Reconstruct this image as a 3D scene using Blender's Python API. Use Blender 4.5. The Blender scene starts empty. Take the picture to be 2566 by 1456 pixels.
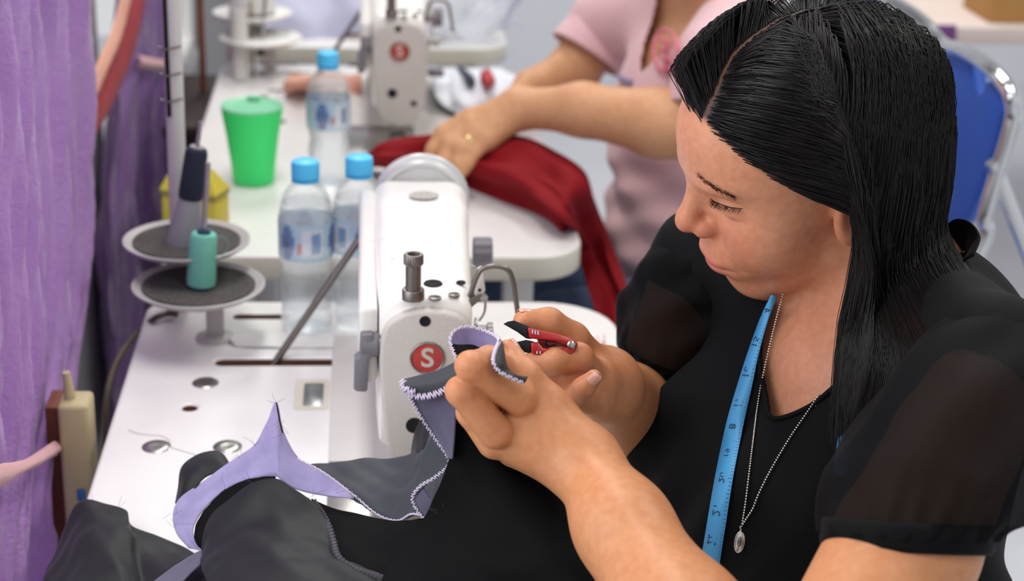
import bpy, bmesh, math, random
import numpy as np
from mathutils import Vector, Matrix, Euler

# ------------------------------------------------------------------ camera
FPX = 4200.0
CAM = np.array([0.0, 0.0, 1.5])
def _cam_rows(p, y, r):
    cp, sp = math.cos(p), math.sin(p)
    fw = np.array([math.sin(y)*cp, math.cos(y)*cp, -sp])
    rt = np.array([math.cos(y), -math.sin(y), 0.0])
    dn = np.cross(fw, rt)
    c, s = math.cos(r), math.sin(r)
    return np.array([c*rt + s*dn, -s*rt + c*dn, fw])
MC = _cam_rows(math.radians(21.2), math.radians(5.5), math.radians(-2.03))
scene = bpy.context.scene
COL = scene.collection
cam_data = bpy.data.cameras.new('camera')
cam_data.sensor_width = 36.0
cam_data.lens = FPX/2566.0*36.0
cam_data.clip_start = 0.05
cam_data.clip_end = 60
cam_data.dof.use_dof = True
cam_data.dof.focus_distance = 1.27
cam_data.dof.aperture_fstop = 6.0
cam = bpy.data.objects.new('camera', cam_data)
COL.objects.link(cam)
mw = Matrix.Identity(4)
for i in range(3):
    mw[i][0] = MC[0][i]; mw[i][1] = -MC[1][i]; mw[i][2] = -MC[2][i]; mw[i][3] = CAM[i]
cam.matrix_world = mw
scene.camera = cam

# ------------------------------------------------------------------ world, lights, exposure
world = bpy.data.worlds.new('world'); scene.world = world
world.use_nodes = True
bg = world.node_tree.nodes['Background']
bg.inputs[0].default_value = (0.95, 0.97, 1.0, 1)
bg.inputs[1].default_value = 0.7
scene.view_settings.view_transform = 'Standard'
scene.view_settings.look = 'None'
scene.view_settings.exposure = 0.0
scene.view_settings.gamma = 1.0
scene.view_settings.use_curve_mapping = False
def area(name, loc, sx, sy, power, col=(1, 1, 1), target=None):
    L = bpy.data.lights.new(name, 'AREA'); L.shape = 'RECTANGLE'; L.size = sx; L.size_y = sy
    L.energy = power; L.color = col
    o = bpy.data.objects.new(name, L); COL.objects.link(o); o.location = loc
    if target is not None:
        d = Vector(target) - Vector(loc)
        o.rotation_euler = d.to_track_quat('-Z', 'Y').to_euler()
    return o
CEIL = 2.75
LAMPS = [(-0.1, 1.9), (1.25, 1.7), (-0.1, 3.9), (1.25, 3.9), (0.6, -0.3)]
LAMP_W = [13, 11, 17, 17, 4]
for i, (lx, ly) in enumerate(LAMPS):
    area('ceiling_lamp_light', (lx, ly, CEIL-0.11), 0.28, 1.2, LAMP_W[i], (1.0, 0.985, 0.95))
# daylight falling in through the curtained window on the left
area('window_daylight', (-0.72, 0.80, 1.48), 1.0, 1.2, 12.5, (0.97, 0.98, 1.0), (0.3, 1.25, 1.0))

# ------------------------------------------------------------------ pixel -> place helpers
def ray(px, py):
    return MC.T @ np.array([(px-1283.0)/FPX, (py-728.0)/FPX, 1.0])
def cd(px, py, d): return CAM + ray(px, py)*d
def cx(px, py, x):
    v = ray(px, py); return CAM + v*(x-CAM[0])/v[0]
def cy(px, py, y):
    v = ray(px, py); return CAM + v*(y-CAM[1])/v[1]
def cz(px, py, z):
    v = ray(px, py); return CAM + v*(z-CAM[2])/v[2]

# ------------------------------------------------------------------ materials
def lin(h):
    h = h.lstrip('#'); out = []
    for i in (0, 2, 4):
        c = int(h[i:i+2], 16)/255.0
        out.append(c/12.92 if c <= 0.04045 else ((c+0.055)/1.055)**2.4)
    return (*out, 1.0)
MATS = {}
def mat(name, col, rough=0.5, metal=0.0, spec=0.5, noise=None, bump=None, coat=0.0, sheen=0.0, trans=0.0,
        alpha=1.0, sss=0.0, ior=1.45, emit=0.0, translucent=0.0, attr=None, aniso=0.0, coat_rough=0.1):
    m = bpy.data.materials.new(name); m.use_nodes = True
    nt = m.node_tree; N = nt.nodes; b = N['Principled BSDF']
    c = lin(col)
    b.inputs['Base Color'].default_value = c
    b.inputs['Roughness'].default_value = rough
    b.inputs['Metallic'].default_value = metal
    b.inputs['Specular IOR Level'].default_value = spec
    b.inputs['Coat Weight'].default_value = coat
    b.inputs['Coat Roughness'].default_value = coat_rough
    b.inputs['Sheen Weight'].default_value = sheen
    b.inputs['Transmission Weight'].default_value = trans
    b.inputs['IOR'].default_value = ior
    b.inputs['Alpha'].default_value = alpha
    b.inputs['Anisotropic'].default_value = aniso
    if sss:
        b.inputs['Subsurface Weight'].default_value = sss
        b.inputs['Subsurface Radius'].default_value = (0.010, 0.0045, 0.0025)
        b.inputs['Subsurface Scale'].default_value = 0.7
    if emit:
        b.inputs['Emission Color'].default_value = c; b.inputs['Emission Strength'].default_value = emit
    tc = N.new('ShaderNodeTexCoord')
    src = None
    if attr:
        a = N.new('ShaderNodeAttribute'); a.attribute_name = attr; src = a.outputs['Color']
    if noise:
        sc, amt, dark = noise
        n = N.new('ShaderNodeTexNoise'); n.inputs['Scale'].default_value = sc; n.inputs['Detail'].default_value = 5
        nt.links.new(tc.outputs['Object'], n.inputs['Vector'])
        r = N.new('ShaderNodeMapRange'); r.inputs['From Min'].default_value = 0.35; r.inputs['From Max'].default_value = 0.7
        r.inputs['To Min'].default_value = 0; r.inputs['To Max'].default_value = amt
        nt.links.new(n.outputs['Fac'], r.inputs['Value'])
        mx = N.new('ShaderNodeMix'); mx.data_type = 'RGBA'
        nt.links.new(r.outputs['Result'], mx.inputs['Factor'])
        if src: nt.links.new(src, mx.inputs['A']); mx.blend_type = 'MULTIPLY'
        else: mx.inputs['A'].default_value = c
        mx.inputs['B'].default_value = lin(dark)
        src = mx.outputs['Result']
    if src: nt.links.new(src, b.inputs['Base Color'])
    if bump:
        sc, st = bump[:2]
        n = N.new('ShaderNodeTexNoise'); n.inputs['Scale'].default_value = sc; n.inputs['Detail'].default_value = 3
        if len(bump) > 2:
            mp = N.new('ShaderNodeMapping'); mp.inputs['Scale'].default_value = bump[2]
            nt.links.new(tc.outputs['Object'], mp.inputs['Vector']); nt.links.new(mp.outputs['Vector'], n.inputs['Vector'])
        else:
            nt.links.new(tc.outputs['Object'], n.inputs['Vector'])
        bp = N.new('ShaderNodeBump'); bp.inputs['Strength'].default_value = st; bp.inputs['Distance'].default_value = 0.002
        nt.links.new(n.outputs['Fac'], bp.inputs['Height']); nt.links.new(bp.outputs['Normal'], b.inputs['Normal'])
    if translucent:
        out = N['Material Output']
        tl = N.new('ShaderNodeBsdfTranslucent'); tl.inputs['Color'].default_value = c
        if src: nt.links.new(src, tl.inputs['Color'])
        ms = N.new('ShaderNodeMixShader'); ms.inputs['Fac'].default_value = translucent
        nt.links.new(b.outputs[0], ms.inputs[1]); nt.links.new(tl.outputs[0], ms.inputs[2]); nt.links.new(ms.outputs[0], out.inputs[0])
    MATS[name] = m
    return m

# ------------------------------------------------------------------ object helpers
def wloc(o):
    v = np.zeros(3)
    while o is not None:
        v += np.array(o.location); o = o.parent
    return v
def tag(o, label=None, cat=None, group=None, kind=None):
    if label: o['label'] = label
    if cat: o['category'] = cat
    if group: o['group'] = group
    if kind: o['kind'] = kind
    return o
def thing(name, label, cat, loc, group=None):
    o = bpy.data.objects.new(name, None); COL.objects.link(o)
    o.empty_display_size = 0.05
    o.location = [float(v) for v in loc]
    return tag(o, label, cat, group)
def link(name, me, mat_, parent=None, label=None):
    o = bpy.data.objects.new(name, me); COL.objects.link(o)
    if mat_ is not None and len(me.materials) == 0:
        me.materials.append(MATS[mat_] if isinstance(mat_, str) else mat_)
    if parent is not None: o.parent = parent
    if label: o['label'] = label
    return o
def mk(name, V, F, mat_, parent=None, smooth=True, label=None, cols=None, origin=None):
    V = np.asarray(V, float)
    off = wloc(parent) if parent is not None else (np.asarray(origin, float) if origin is not None else np.zeros(3))
    me = bpy.data.meshes.new(name)
    me.from_pydata((V-off).tolist(), [], [list(map(int, f)) for f in F])
    if smooth: me.polygons.foreach_set('use_smooth', [True]*len(me.polygons))
    if cols is not None:
        at = me.color_attributes.new('Col', 'FLOAT_COLOR', 'POINT')
        c4 = np.ones((len(V), 4), np.float32); c4[:, :3] = cols
        at.data.foreach_set('color', c4.ravel())
    me.update()
    o = link(name, me, mat_, parent, label)
    if parent is None and origin is not None: o.location = [float(v) for v in origin]
    return o
def sharp(o, ang=35):
    me = o.data
    bm = bmesh.new(); bm.from_mesh(me)
    a = math.radians(ang)
    for e in bm.edges:
        if len(e.link_faces) == 2 and e.calc_face_angle(0) > a: e.smooth = False
    bm.to_mesh(me); bm.free()
    return o
def bm_obj(name, bm, mat_, parent=None, smooth=True, label=None, origin=None):
    bmesh.ops.recalc_face_normals(bm, faces=bm.faces)
    V = [v.co[:] for v in bm.verts]; bm.verts.index_update()
    F = [[v.index for v in f.verts] for f in bm.faces]
    bm.free()
    o = mk(name, V, F, mat_, parent, smooth, label, origin=origin)
    return sharp(o) if smooth else o
def box_bm(lo, hi, bev=0.0, seg=2, bm=None):
    bm2 = bmesh.new()
    bmesh.ops.create_cube(bm2, size=1.0)
    lo = np.array(lo, float); hi = np.array(hi, float)
    for v in bm2.verts: v.co = Vector((lo+hi)/2 + np.array(v.co)*(hi-lo))
    if bev: bmesh.ops.bevel(bm2, geom=bm2.edges[:], offset=bev, segments=seg, affect='EDGES', profile=0.5)
    if bm is None: return bm2
    me = bpy.data.meshes.new('tmp'); bm2.to_mesh(me); bm2.free(); bm.from_mesh(me); bpy.data.meshes.remove(me)
    return bm
def box(name, lo, hi, mat_, parent=None, bev=0.002, seg=2, label=None, origin=None):
    return bm_obj(name, box_bm(lo, hi, bev, seg), mat_, parent, True, label, origin)
def catmull(P, n, closed=False):
    P = np.asarray(P, float); k = len(P)
    if k == 2: 
        t = np.linspace(0, 1, n)[:, None]; return P[0]*(1-t)+P[1]*t
    if closed: Q = np.vstack([P[-1], P, P[0], P[1]]); segs = k
    else: Q = np.vstack([2*P[0]-P[1], P, 2*P[-1]-P[-2]]); segs = k-1
    t = np.linspace(0, segs, n, endpoint=not closed)
    i = np.minimum(t.astype(int), segs-1); u = (t-i)[:, None]
    a, b, c, d = Q[i], Q[i+1], Q[i+2], Q[i+3]
    return 0.5*((2*b)+(-a+c)*u+(2*a-5*b+4*c-d)*u**2+(-a+3*b-3*c+d)*u**3)
def tube_mesh(P, r, n=10, caps=True, flat=None):
    P = np.asarray(P, float); k = len(P)
    r = np.broadcast_to(np.asarray(r, float), (k,))
    T = np.gradient(P, axis=0); T /= np.linalg.norm(T, axis=1)[:, None]+1e-12
    up = np.array([0, 0, 1.0]) if abs(T[0][2]) < 0.9 else np.array([1.0, 0, 0])
    V = []
    nrm = np.cross(T[0], up); nrm /= np.linalg.norm(nrm)
    for i in range(k):
        nrm = nrm - T[i]*np.dot(nrm, T[i]); nrm /= np.linalg.norm(nrm)+1e-12
        bi = np.cross(T[i], nrm)
        for j in range(n):
            a = 2*math.pi*j/n
            V.append(P[i] + r[i]*(math.cos(a)*nrm + math.sin(a)*bi*(flat if flat else 1)))
    F = []
    for i in range(k-1):
        for j in range(n):
            F.append((i*n+j, i*n+(j+1) % n, (i+1)*n+(j+1) % n, (i+1)*n+j))
    if caps: F.append(tuple(range(n-1, -1, -1))); F.append(tuple((k-1)*n+j for j in range(n)))
    return V, F
def tube(name, P, r, mat_, parent=None, n=10, res=None, label=None, origin=None, flat=None):
    P = np.asarray(P, float)
    if res: 
        rr = np.broadcast_to(np.asarray(r, float), (len(P),))
        r = np.interp(np.linspace(0, 1, res), np.linspace(0, 1, len(P)), rr)
        P = catmull(P, res)
    V, F = tube_mesh(P, r, n, flat=flat)
    return sharp(mk(name, V, F, mat_, parent, True, label, origin=origin), 50)
def frame(axis):
    a = np.asarray(axis, float); a = a/np.linalg.norm(a)
    u = np.array([1.0, 0, 0]) if abs(a[0]) < 0.8 else np.array([0, 1.0, 0])
    x = np.cross(u, a); x /= np.linalg.norm(x); y = np.cross(a, x)
    return x, y, a
def lathe_mesh(prof, n=32, center=(0, 0, 0), axis=(0, 0, 1)):
    x, y, a = frame(axis); c = np.asarray(center, float)
    V = []; F = []
    k = len(prof)
    for (r, h) in prof:
        for j in range(n):
            t = 2*math.pi*j/n
            V.append(c + a*h + r*(math.cos(t)*x + math.sin(t)*y))
    for i in range(k-1):
        for j in range(n):
            F.append((i*n+j, i*n+(j+1) % n, (i+1)*n+(j+1) % n, (i+1)*n+j))
    if prof[0][0] > 1e-6: F.append(tuple(range(n-1, -1, -1)))
    if prof[-1][0] > 1e-6: F.append(tuple((k-1)*n+j for j in range(n)))
    return V, F
def lathe(name, prof, mat_, parent=None, n=32, center=(0, 0, 0), axis=(0, 0, 1), label=None, origin=None, ang=35):
    prof = [(max(r, 1e-5), h) for r, h in prof]
    V, F = lathe_mesh(prof, n, center, axis)
    return sharp(mk(name, V, F, mat_, parent, True, label, origin=origin), ang)
def prism(name, pts, ext, mat_, parent=None, bev=0.0, seg=2, label=None, origin=None):
    """closed outline of 3-D points (planar), extruded by vector ext"""
    bm = bmesh.new()
    vs = [bm.verts.new(Vector(p)) for p in pts]
    f = bm.faces.new(vs)
    r = bmesh.ops.extrude_face_region(bm, geom=[f])
    for e in r['geom']:
        if isinstance(e, bmesh.types.BMVert): e.co += Vector(ext)
    if bev:
        bmesh.ops.recalc_face_normals(bm, faces=bm.faces)
        ee = [e for e in bm.edges if len(e.link_faces) == 2 and e.calc_face_angle(0) > 0.9]
        bmesh.ops.bevel(bm, geom=ee, offset=bev, segments=seg, affect='EDGES', profile=0.5, clamp_overlap=True)
    return bm_obj(name, bm, mat_, parent, True, label, origin)
def loft_pts(rows, nu, nv, closed_v=False):
    """rows: list of polylines (each >=2 pts). Catmull-Rom both ways -> (nu,nv,3)"""
    R = np.array([catmull(r, nv, closed_v) for r in rows])
    return np.stack([catmull(R[:, j], nu) for j in range(nv)], axis=1)
def grid_faces(nu, nv, closed_v=False):
    F = []
    for i in range(nu-1):
        for j in range(nv if closed_v else nv-1):
            k = (j+1) % nv
            F.append((i*nv+j, i*nv+k, (i+1)*nv+k, (i+1)*nv+j))
    return F
def hashn(P, s, seed=0):
    """cheap smooth pseudo noise for cloth ripples"""
    P = np.asarray(P)*s
    a = np.sin(P[..., 0]*1.7+seed)+np.sin(P[..., 1]*2.3+1.3*seed+P[..., 2]*0.9)+np.sin(P[..., 2]*1.9+0.7*seed+P[..., 0]*1.1)
    b = np.sin(P[..., 0]*3.9+P[..., 1]*2.7+seed*2)+np.sin(P[..., 1]*4.3-P[..., 2]*3.1+seed*3)
    return a/3*0.7+b/2*0.3
def cloth(name, rows, mat_, parent=None, nu=30, nv=30, thick=0.0008, ripple=0.0, rs=40, seed=0, label=None, closed_v=False, origin=None):
    G = loft_pts(rows, nu, nv, closed_v)
    if ripple:
        du = np.gradient(G, axis=0); dv = np.gradient(G, axis=1)
        nn = np.cross(du, dv); nn /= np.linalg.norm(nn, axis=2)[..., None]+1e-12
        G = G + nn*(hashn(G, rs, seed)*ripple)[..., None]
    o = mk(name, G.reshape(-1, 3), grid_faces(nu, nv, closed_v), mat_, parent, True, label, origin=origin)
    if thick:
        s = o.modifiers.new('thickness', 'SOLIDIFY'); s.thickness = thick; s.offset = 0
    return o
def copy_tree(o, parent=None):
    c = o.copy(); COL.objects.link(c); c.parent = parent
    for ch in list(o.children): copy_tree(ch, c)
    return c
def text_mesh(s, size, extrude=0.0, bold=False):
    cu = bpy.data.curves.new('txt', 'FONT'); cu.body = s; cu.size = size; cu.extrude = extrude
    cu.align_x = 'CENTER'; cu.align_y = 'CENTER'; cu.resolution_u = 4
    if bold: cu.offset = size*0.018
    ob = bpy.data.objects.new('txt', cu)
    me = bpy.data.meshes.new_from_object(ob)
    bpy.data.objects.remove(ob)
    V = np.array([v.co[:] for v in me.vertices]); F = [list(p.vertices) for p in me.polygons]
    bpy.data.meshes.remove(me); bpy.data.curves.remove(cu)
    return V, F
def put(V, o, ux, uy, uz):
    V = np.asarray(V); return np.asarray(o)+V[:, :1]*np.asarray(ux)+V[:, 1:2]*np.asarray(uy)+V[:, 2:3]*np.asarray(uz)
# camera-space directions of the view, used to lay drawn outlines out as real things
RT, DN, FW = MC[0], MC[1], MC[2]

# ------------------------------------------------------------------ signed-distance sculpting
def smin(a, b, k):
    h = np.clip(0.5+0.5*(b-a)/k, 0, 1)
    return b+(a-b)*h-k*h*(1-h)
def smax(a, b, k): return -smin(-a, -b, k)
def s_cone(P, a, b, ra, rb):
    a = np.asarray(a, np.float32); ba = np.asarray(b, np.float32)-a
    t = np.clip((P-a)@ba/max(float(ba@ba), 1e-12), 0, 1)
    return np.linalg.norm(P-a-t[:, None]*ba, axis=1)-(ra+(rb-ra)*t)
def s_ell(P, c, r, R=None):
    q = P-np.asarray(c, np.float32)
    if R is not None: q = q@np.asarray(R, np.float32)
    r = np.asarray(r, np.float32)
    k0 = np.linalg.norm(q/r, axis=1); k1 = np.linalg.norm(q/(r*r), axis=1)+1e-9
    return k0*(k0-1)/k1
def gbump(P, c, s):
    q = (P-np.asarray(c, np.float32))/np.asarray(s, np.float32)
    return np.exp(-np.sum(q*q, axis=1))
def surface_net(f, lo, hi, h, B=8, slack=1.6):
    lo = np.asarray(lo, float); hi = np.asarray(hi, float)
    nb = np.ceil((hi-lo)/(h*B)).astype(int); n = nb*B+1
    D = np.full(n, 1.0, np.float32)
    ii = np.stack(np.meshgrid(*[np.arange(k) for k in nb], indexing='ij'), -1).reshape(-1, 3)
    cen = (lo+(ii+0.5)*B*h).astype(np.float32)
    dc = np.concatenate([f(cen[i:i+200000]) for i in range(0, len(cen), 200000)])
    rad = B*h*0.87*slack
    act = ii[np.abs(dc) < rad]
    ins = ii[dc <= -rad]
    for b in ins: D[b[0]*B:b[0]*B+B+1, b[1]*B:b[1]*B+B+1, b[2]*B:b[2]*B+B+1] = -1.0
    loc = np.stack(np.meshgrid(*[np.arange(B+1)]*3, indexing='ij'), -1).reshape(-1, 3)
    for i in range(0, len(act), 300):
        a = act[i:i+300]
        idx = (a[:, None, :]*B+loc[None]).reshape(-1, 3)
        d = f((lo+idx*h).astype(np.float32))
        D[idx[:, 0], idx[:, 1], idx[:, 2]] = d
    S = D < 0
    c = [S[i:n[0]-1+i, j:n[1]-1+j, k:n[2]-1+k] for i in (0, 1) for j in (0, 1) for k in (0, 1)]
    sm = sum(x.astype(np.int8) for x in c)
    cell = (sm > 0) & (sm < 8)
    ci = np.argwhere(cell)
    vid = np.full(cell.shape, -1, np.int32); vid[cell] = np.arange(len(ci))
    acc = np.zeros((len(ci), 3)); cnt = np.zeros(len(ci))
    cor = [np.array([i, j, k]) for i in (0, 1) for j in (0, 1) for k in (0, 1)]
    for a in range(8):
        for b in range(a+1, 8):
            if np.abs(cor[a]-cor[b]).sum() != 1: continue
            pa = ci+cor[a]; pb = ci+cor[b]
            da = D[pa[:, 0], pa[:, 1], pa[:, 2]]; db = D[pb[:, 0], pb[:, 1], pb[:, 2]]
            m = (da < 0) != (db < 0)
            t = np.where(m, da/(da-db+1e-20), 0)[:, None]
            acc[m] += (cor[a]+(cor[b]-cor[a])*t)[m]; cnt[m] += 1
    V = lo+(ci+acc/np.maximum(cnt, 1)[:, None])*h
    F = []
    for ax in range(3):
        o1, o2 = [(1, 2), (2, 0), (0, 1)][ax]
        sl0 = [slice(None)]*3; sl1 = [slice(None)]*3
        sl0[ax] = slice(0, n[ax]-1); sl1[ax] = slice(1, n[ax])
        A = S[tuple(sl0)]; Bq = S[tuple(sl1)]
        e = np.argwhere(A != Bq)
        e = e[(e[:, o1] > 0) & (e[:, o2] > 0) & (e[:, o1] < n[o1]-1) & (e[:, o2] < n[o2]-1)]
        flip = S[e[:, 0], e[:, 1], e[:, 2]]
        q = []
        for (p, r) in ((-1, -1), (0, -1), (0, 0), (-1, 0)):
            x = e.copy(); x[:, o1] += p; x[:, o2] += r
            q.append(vid[x[:, 0], x[:, 1], x[:, 2]])
        q = np.stack(q, 1)
        q[~flip] = q[~flip][:, ::-1]
        F.append(q)
    F = np.vstack(F); F = F[(F >= 0).all(1)]
    return V, F
def relax(V, F, it=2, w=0.5):
    n = len(V); e = np.vstack([F[:, [0, 1]], F[:, [1, 2]], F[:, [2, 3]], F[:, [3, 0]]])
    for _ in range(it):
        s = np.zeros_like(V); c = np.zeros(n)
        for k in range(3): s[:, k] = np.bincount(e[:, 0], V[e[:, 1], k], n)+np.bincount(e[:, 1], V[e[:, 0], k], n)
        c = np.bincount(e[:, 0], minlength=n)+np.bincount(e[:, 1], minlength=n)
        V = V*(1-w)+w*s/np.maximum(c, 1)[:, None]
    return V
# ------------------------------------------------------------------ material library
mat('wall_paint', '#e4e6ec', 0.85, noise=(3, 0.25, '#d6d9e2'), bump=(60, 0.08))
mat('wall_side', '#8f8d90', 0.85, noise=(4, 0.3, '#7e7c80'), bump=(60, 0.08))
mat('ceiling_paint', '#e6e6e4', 0.9, noise=(3, 0.2, '#d8d8d6'))
mat('floor_tile', '#d2d4db', 0.35, noise=(6, 0.35, '#bfc0c8'), bump=(30, 0.05))
mat('laminate', '#e9e8e6', 0.28, noise=(14, 0.3, '#d6d3d3'), bump=(160, 0.04), coat=0.15)
mat('edge_cream', '#d9d5c6', 0.4, noise=(12, 0.35, '#bdb6a2'))
mat('wood_core', '#6d4630', 0.7, noise=(40, 0.6, '#4a2c1c'))
mat('enamel', '#e4e1dd', 0.3, noise=(9, 0.3, '#d2cdc8'), bump=(420, 0.10), coat=0.3)
mat('enamel_face', '#c9c3be', 0.42, noise=(12, 0.35, '#bab3ae'), bump=(700, 0.5), coat=0.1)
mat('bed_grey', '#d5d1cd', 0.35, noise=(8, 0.4, '#c2bdb8'), bump=(300, 0.05))
mat('grey_plastic', '#77747b', 0.45, noise=(20, 0.3, '#646169'))
mat('warm_steel', '#837d78', 0.38, 0.85, noise=(40, 0.4, '#6c655f'))
mat('steel', '#b4b2ae', 0.25, 1.0, noise=(60, 0.35, '#8c8984'))
mat('chrome', '#dadcde', 0.1, 1.0, noise=(20, 0.1, '#c5c7ca'))
mat('wheel_metal', '#d2d2d2', 0.35, 0.3, noise=(30, 0.3, '#b5b5b6'))
mat('black_plastic', '#141416', 0.4, noise=(30, 0.4, '#1e1e20'))
mat('hole_black', '#0b0b0c', 0.8, noise=(30, 0.2, '#060606'))
mat('logo_red', '#b3322f', 0.3, coat=0.5, noise=(60, 0.3, '#9a2523'))
mat('logo_silver', '#cfc6bd', 0.35, 0.3, noise=(60, 0.2, '#b8aea5'))
mat('foam_pad', '#5b5854', 0.95, noise=(300, 0.8, '#33312f'), bump=(500, 0.6))
mat('dish_plastic', '#b9b6b4', 0.4, noise=(20, 0.3, '#a5a2a0'))
mat('pole_white', '#cfcdc8', 0.35, noise=(20, 0.25, '#bdbbb6'))
mat('thread_teal', '#79c4b0', 0.75, noise=(200, 0.4, '#5fae9b'), bump=(900, 0.6, (0.15, 0.15, 3)))
mat('thread_navy', '#20293b', 0.8, noise=(200, 0.4, '#161d2b'), bump=(900, 0.6, (0.15, 0.15, 3)))
mat('spool_core', '#2b4a63', 0.5, noise=(50, 0.3, '#20394e'))
mat('cone_grey', '#98989c', 0.5, noise=(30, 0.3, '#83838a'))
mat('cable_brown', '#5f5344', 0.5, noise=(40, 0.3, '#4a4033'))
mat('cup_green', '#58ff9c', 0.35, noise=(5, 0.2, '#4cf592'), translucent=0.4)
mat('cup_lid', '#9fe8c4', 0.3, noise=(5, 0.2, '#8fdcb6'), translucent=0.3)
mat('cap_blue', '#55c6f8', 0.4, noise=(30, 0.2, '#46b6ea'))
mat('tin_yellow', '#c3b43c', 0.45, noise=(12, 0.5, '#a3932c'))
mat('tin_olive', '#8f8646', 0.6, noise=(12, 0.5, '#766e38'))
mat('paper_white', '#e2e1df', 0.7, noise=(20, 0.3, '#cfcdcc'))
mat('power_cream', '#bcae86', 0.45, noise=(15, 0.3, '#a99b72'))
mat('brown_wood', '#7b4526', 0.5, noise=(30, 0.6, '#5c3119'), bump=(60, 0.1, (1, 1, 0.15)))
mat('blue_plastic', '#2f6ea8', 0.4, noise=(20, 0.2, '#265c90'))
mat('ribbon_pink', '#e3adb0', 0.55, noise=(30, 0.3, '#d79aa0'), sheen=0.3, translucent=0.2)
mat('sash_red', '#a5202c', 0.55, noise=(12, 0.45, '#8a1823'), translucent=0.15)
mat('lavender_sheet', '#b9bbd0', 0.8, noise=(5, 0.35, '#a9acc6'), bump=(20, 0.2))
mat('peach_cloth', '#d8a08c', 0.8, noise=(10, 0.4, '#c88c78'), bump=(40, 0.3))
mat('orange_plastic', '#d98a2b', 0.5, noise=(10, 0.3, '#bf7420'))
mat('lamp_diffuser', '#fffaf0', 0.6, emit=3.0, noise=(4, 0.05, '#fff6e6'))
mat('lamp_body', '#e8e8e6', 0.4, noise=(8, 0.2, '#dcdcda'))
mat('machine_decal', '#8a8683', 0.4, 0.2, noise=(300, 0.8, '#d6d2ce'))
mat('thread_white', '#cfcac6', 0.7, noise=(100, 0.2, '#bdb8b4'))

def pet():
    m = bpy.data.materials.new('clear_pet'); m.use_nodes = True
    nt = m.node_tree; N = nt.nodes; b = N['Principled BSDF']
    b.inputs['Base Color'].default_value = (0.97, 0.99, 1.0, 1); b.inputs['Roughness'].default_value = 0.04
    b.inputs['Transmission Weight'].default_value = 0.9; b.inputs['IOR'].default_value = 1.22
    tr = N.new('ShaderNodeBsdfTransparent'); tr.inputs[0].default_value = (0.975, 0.99, 1.0, 1)
    n = N.new('ShaderNodeTexNoise'); n.inputs['Scale'].default_value = 60
    bp = N.new('ShaderNodeBump'); bp.inputs['Strength'].default_value = 0.15; bp.inputs['Distance'].default_value = 0.002
    nt.links.new(n.outputs['Fac'], bp.inputs['Height']); nt.links.new(bp.outputs['Normal'], b.inputs['Normal'])
    ms = N.new('ShaderNodeMixShader'); ms.inputs['Fac'].default_value = 0.33
    nt.links.new(b.outputs[0], ms.inputs[2]); nt.links.new(tr.outputs[0], ms.inputs[1]); nt.links.new(ms.outputs[0], N['Material Output'].inputs[0])
    MATS['clear_pet'] = m
pet()
def label_mat():
    """printed bottle label: pale blue film with darker blue oval medallions, a white panel and red dot, around the bottle"""
    m = bpy.data.materials.new('bottle_label'); m.use_nodes = True
    nt = m.node_tree; N = nt.nodes; b = N['Principled BSDF']; b.inputs['Roughness'].default_value = 0.25
    a = N.new('ShaderNodeAttribute'); a.attribute_name = 'Col'
    n = N.new('ShaderNodeTexNoise'); n.inputs['Scale'].default_value = 90
    mx = N.new('ShaderNodeMix'); mx.data_type = 'RGBA'; mx.blend_type = 'MULTIPLY'; mx.inputs['Factor'].default_value = 0.25
    nt.links.new(a.outputs['Color'], mx.inputs['A']); nt.links.new(n.outputs['Color'], mx.inputs['B'])
    nt.links.new(mx.outputs['Result'], b.inputs['Base Color'])
    tr = N.new('ShaderNodeBsdfTransparent')
    ms = N.new('ShaderNodeMixShader'); ms.inputs['Fac'].default_value = 0.72
    nt.links.new(tr.outputs[0], ms.inputs[1]); nt.links.new(b.outputs[0], ms.inputs[2]); nt.links.new(ms.outputs[0], N['Material Output'].inputs[0])
    MATS['bottle_label'] = m
label_mat()
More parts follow.
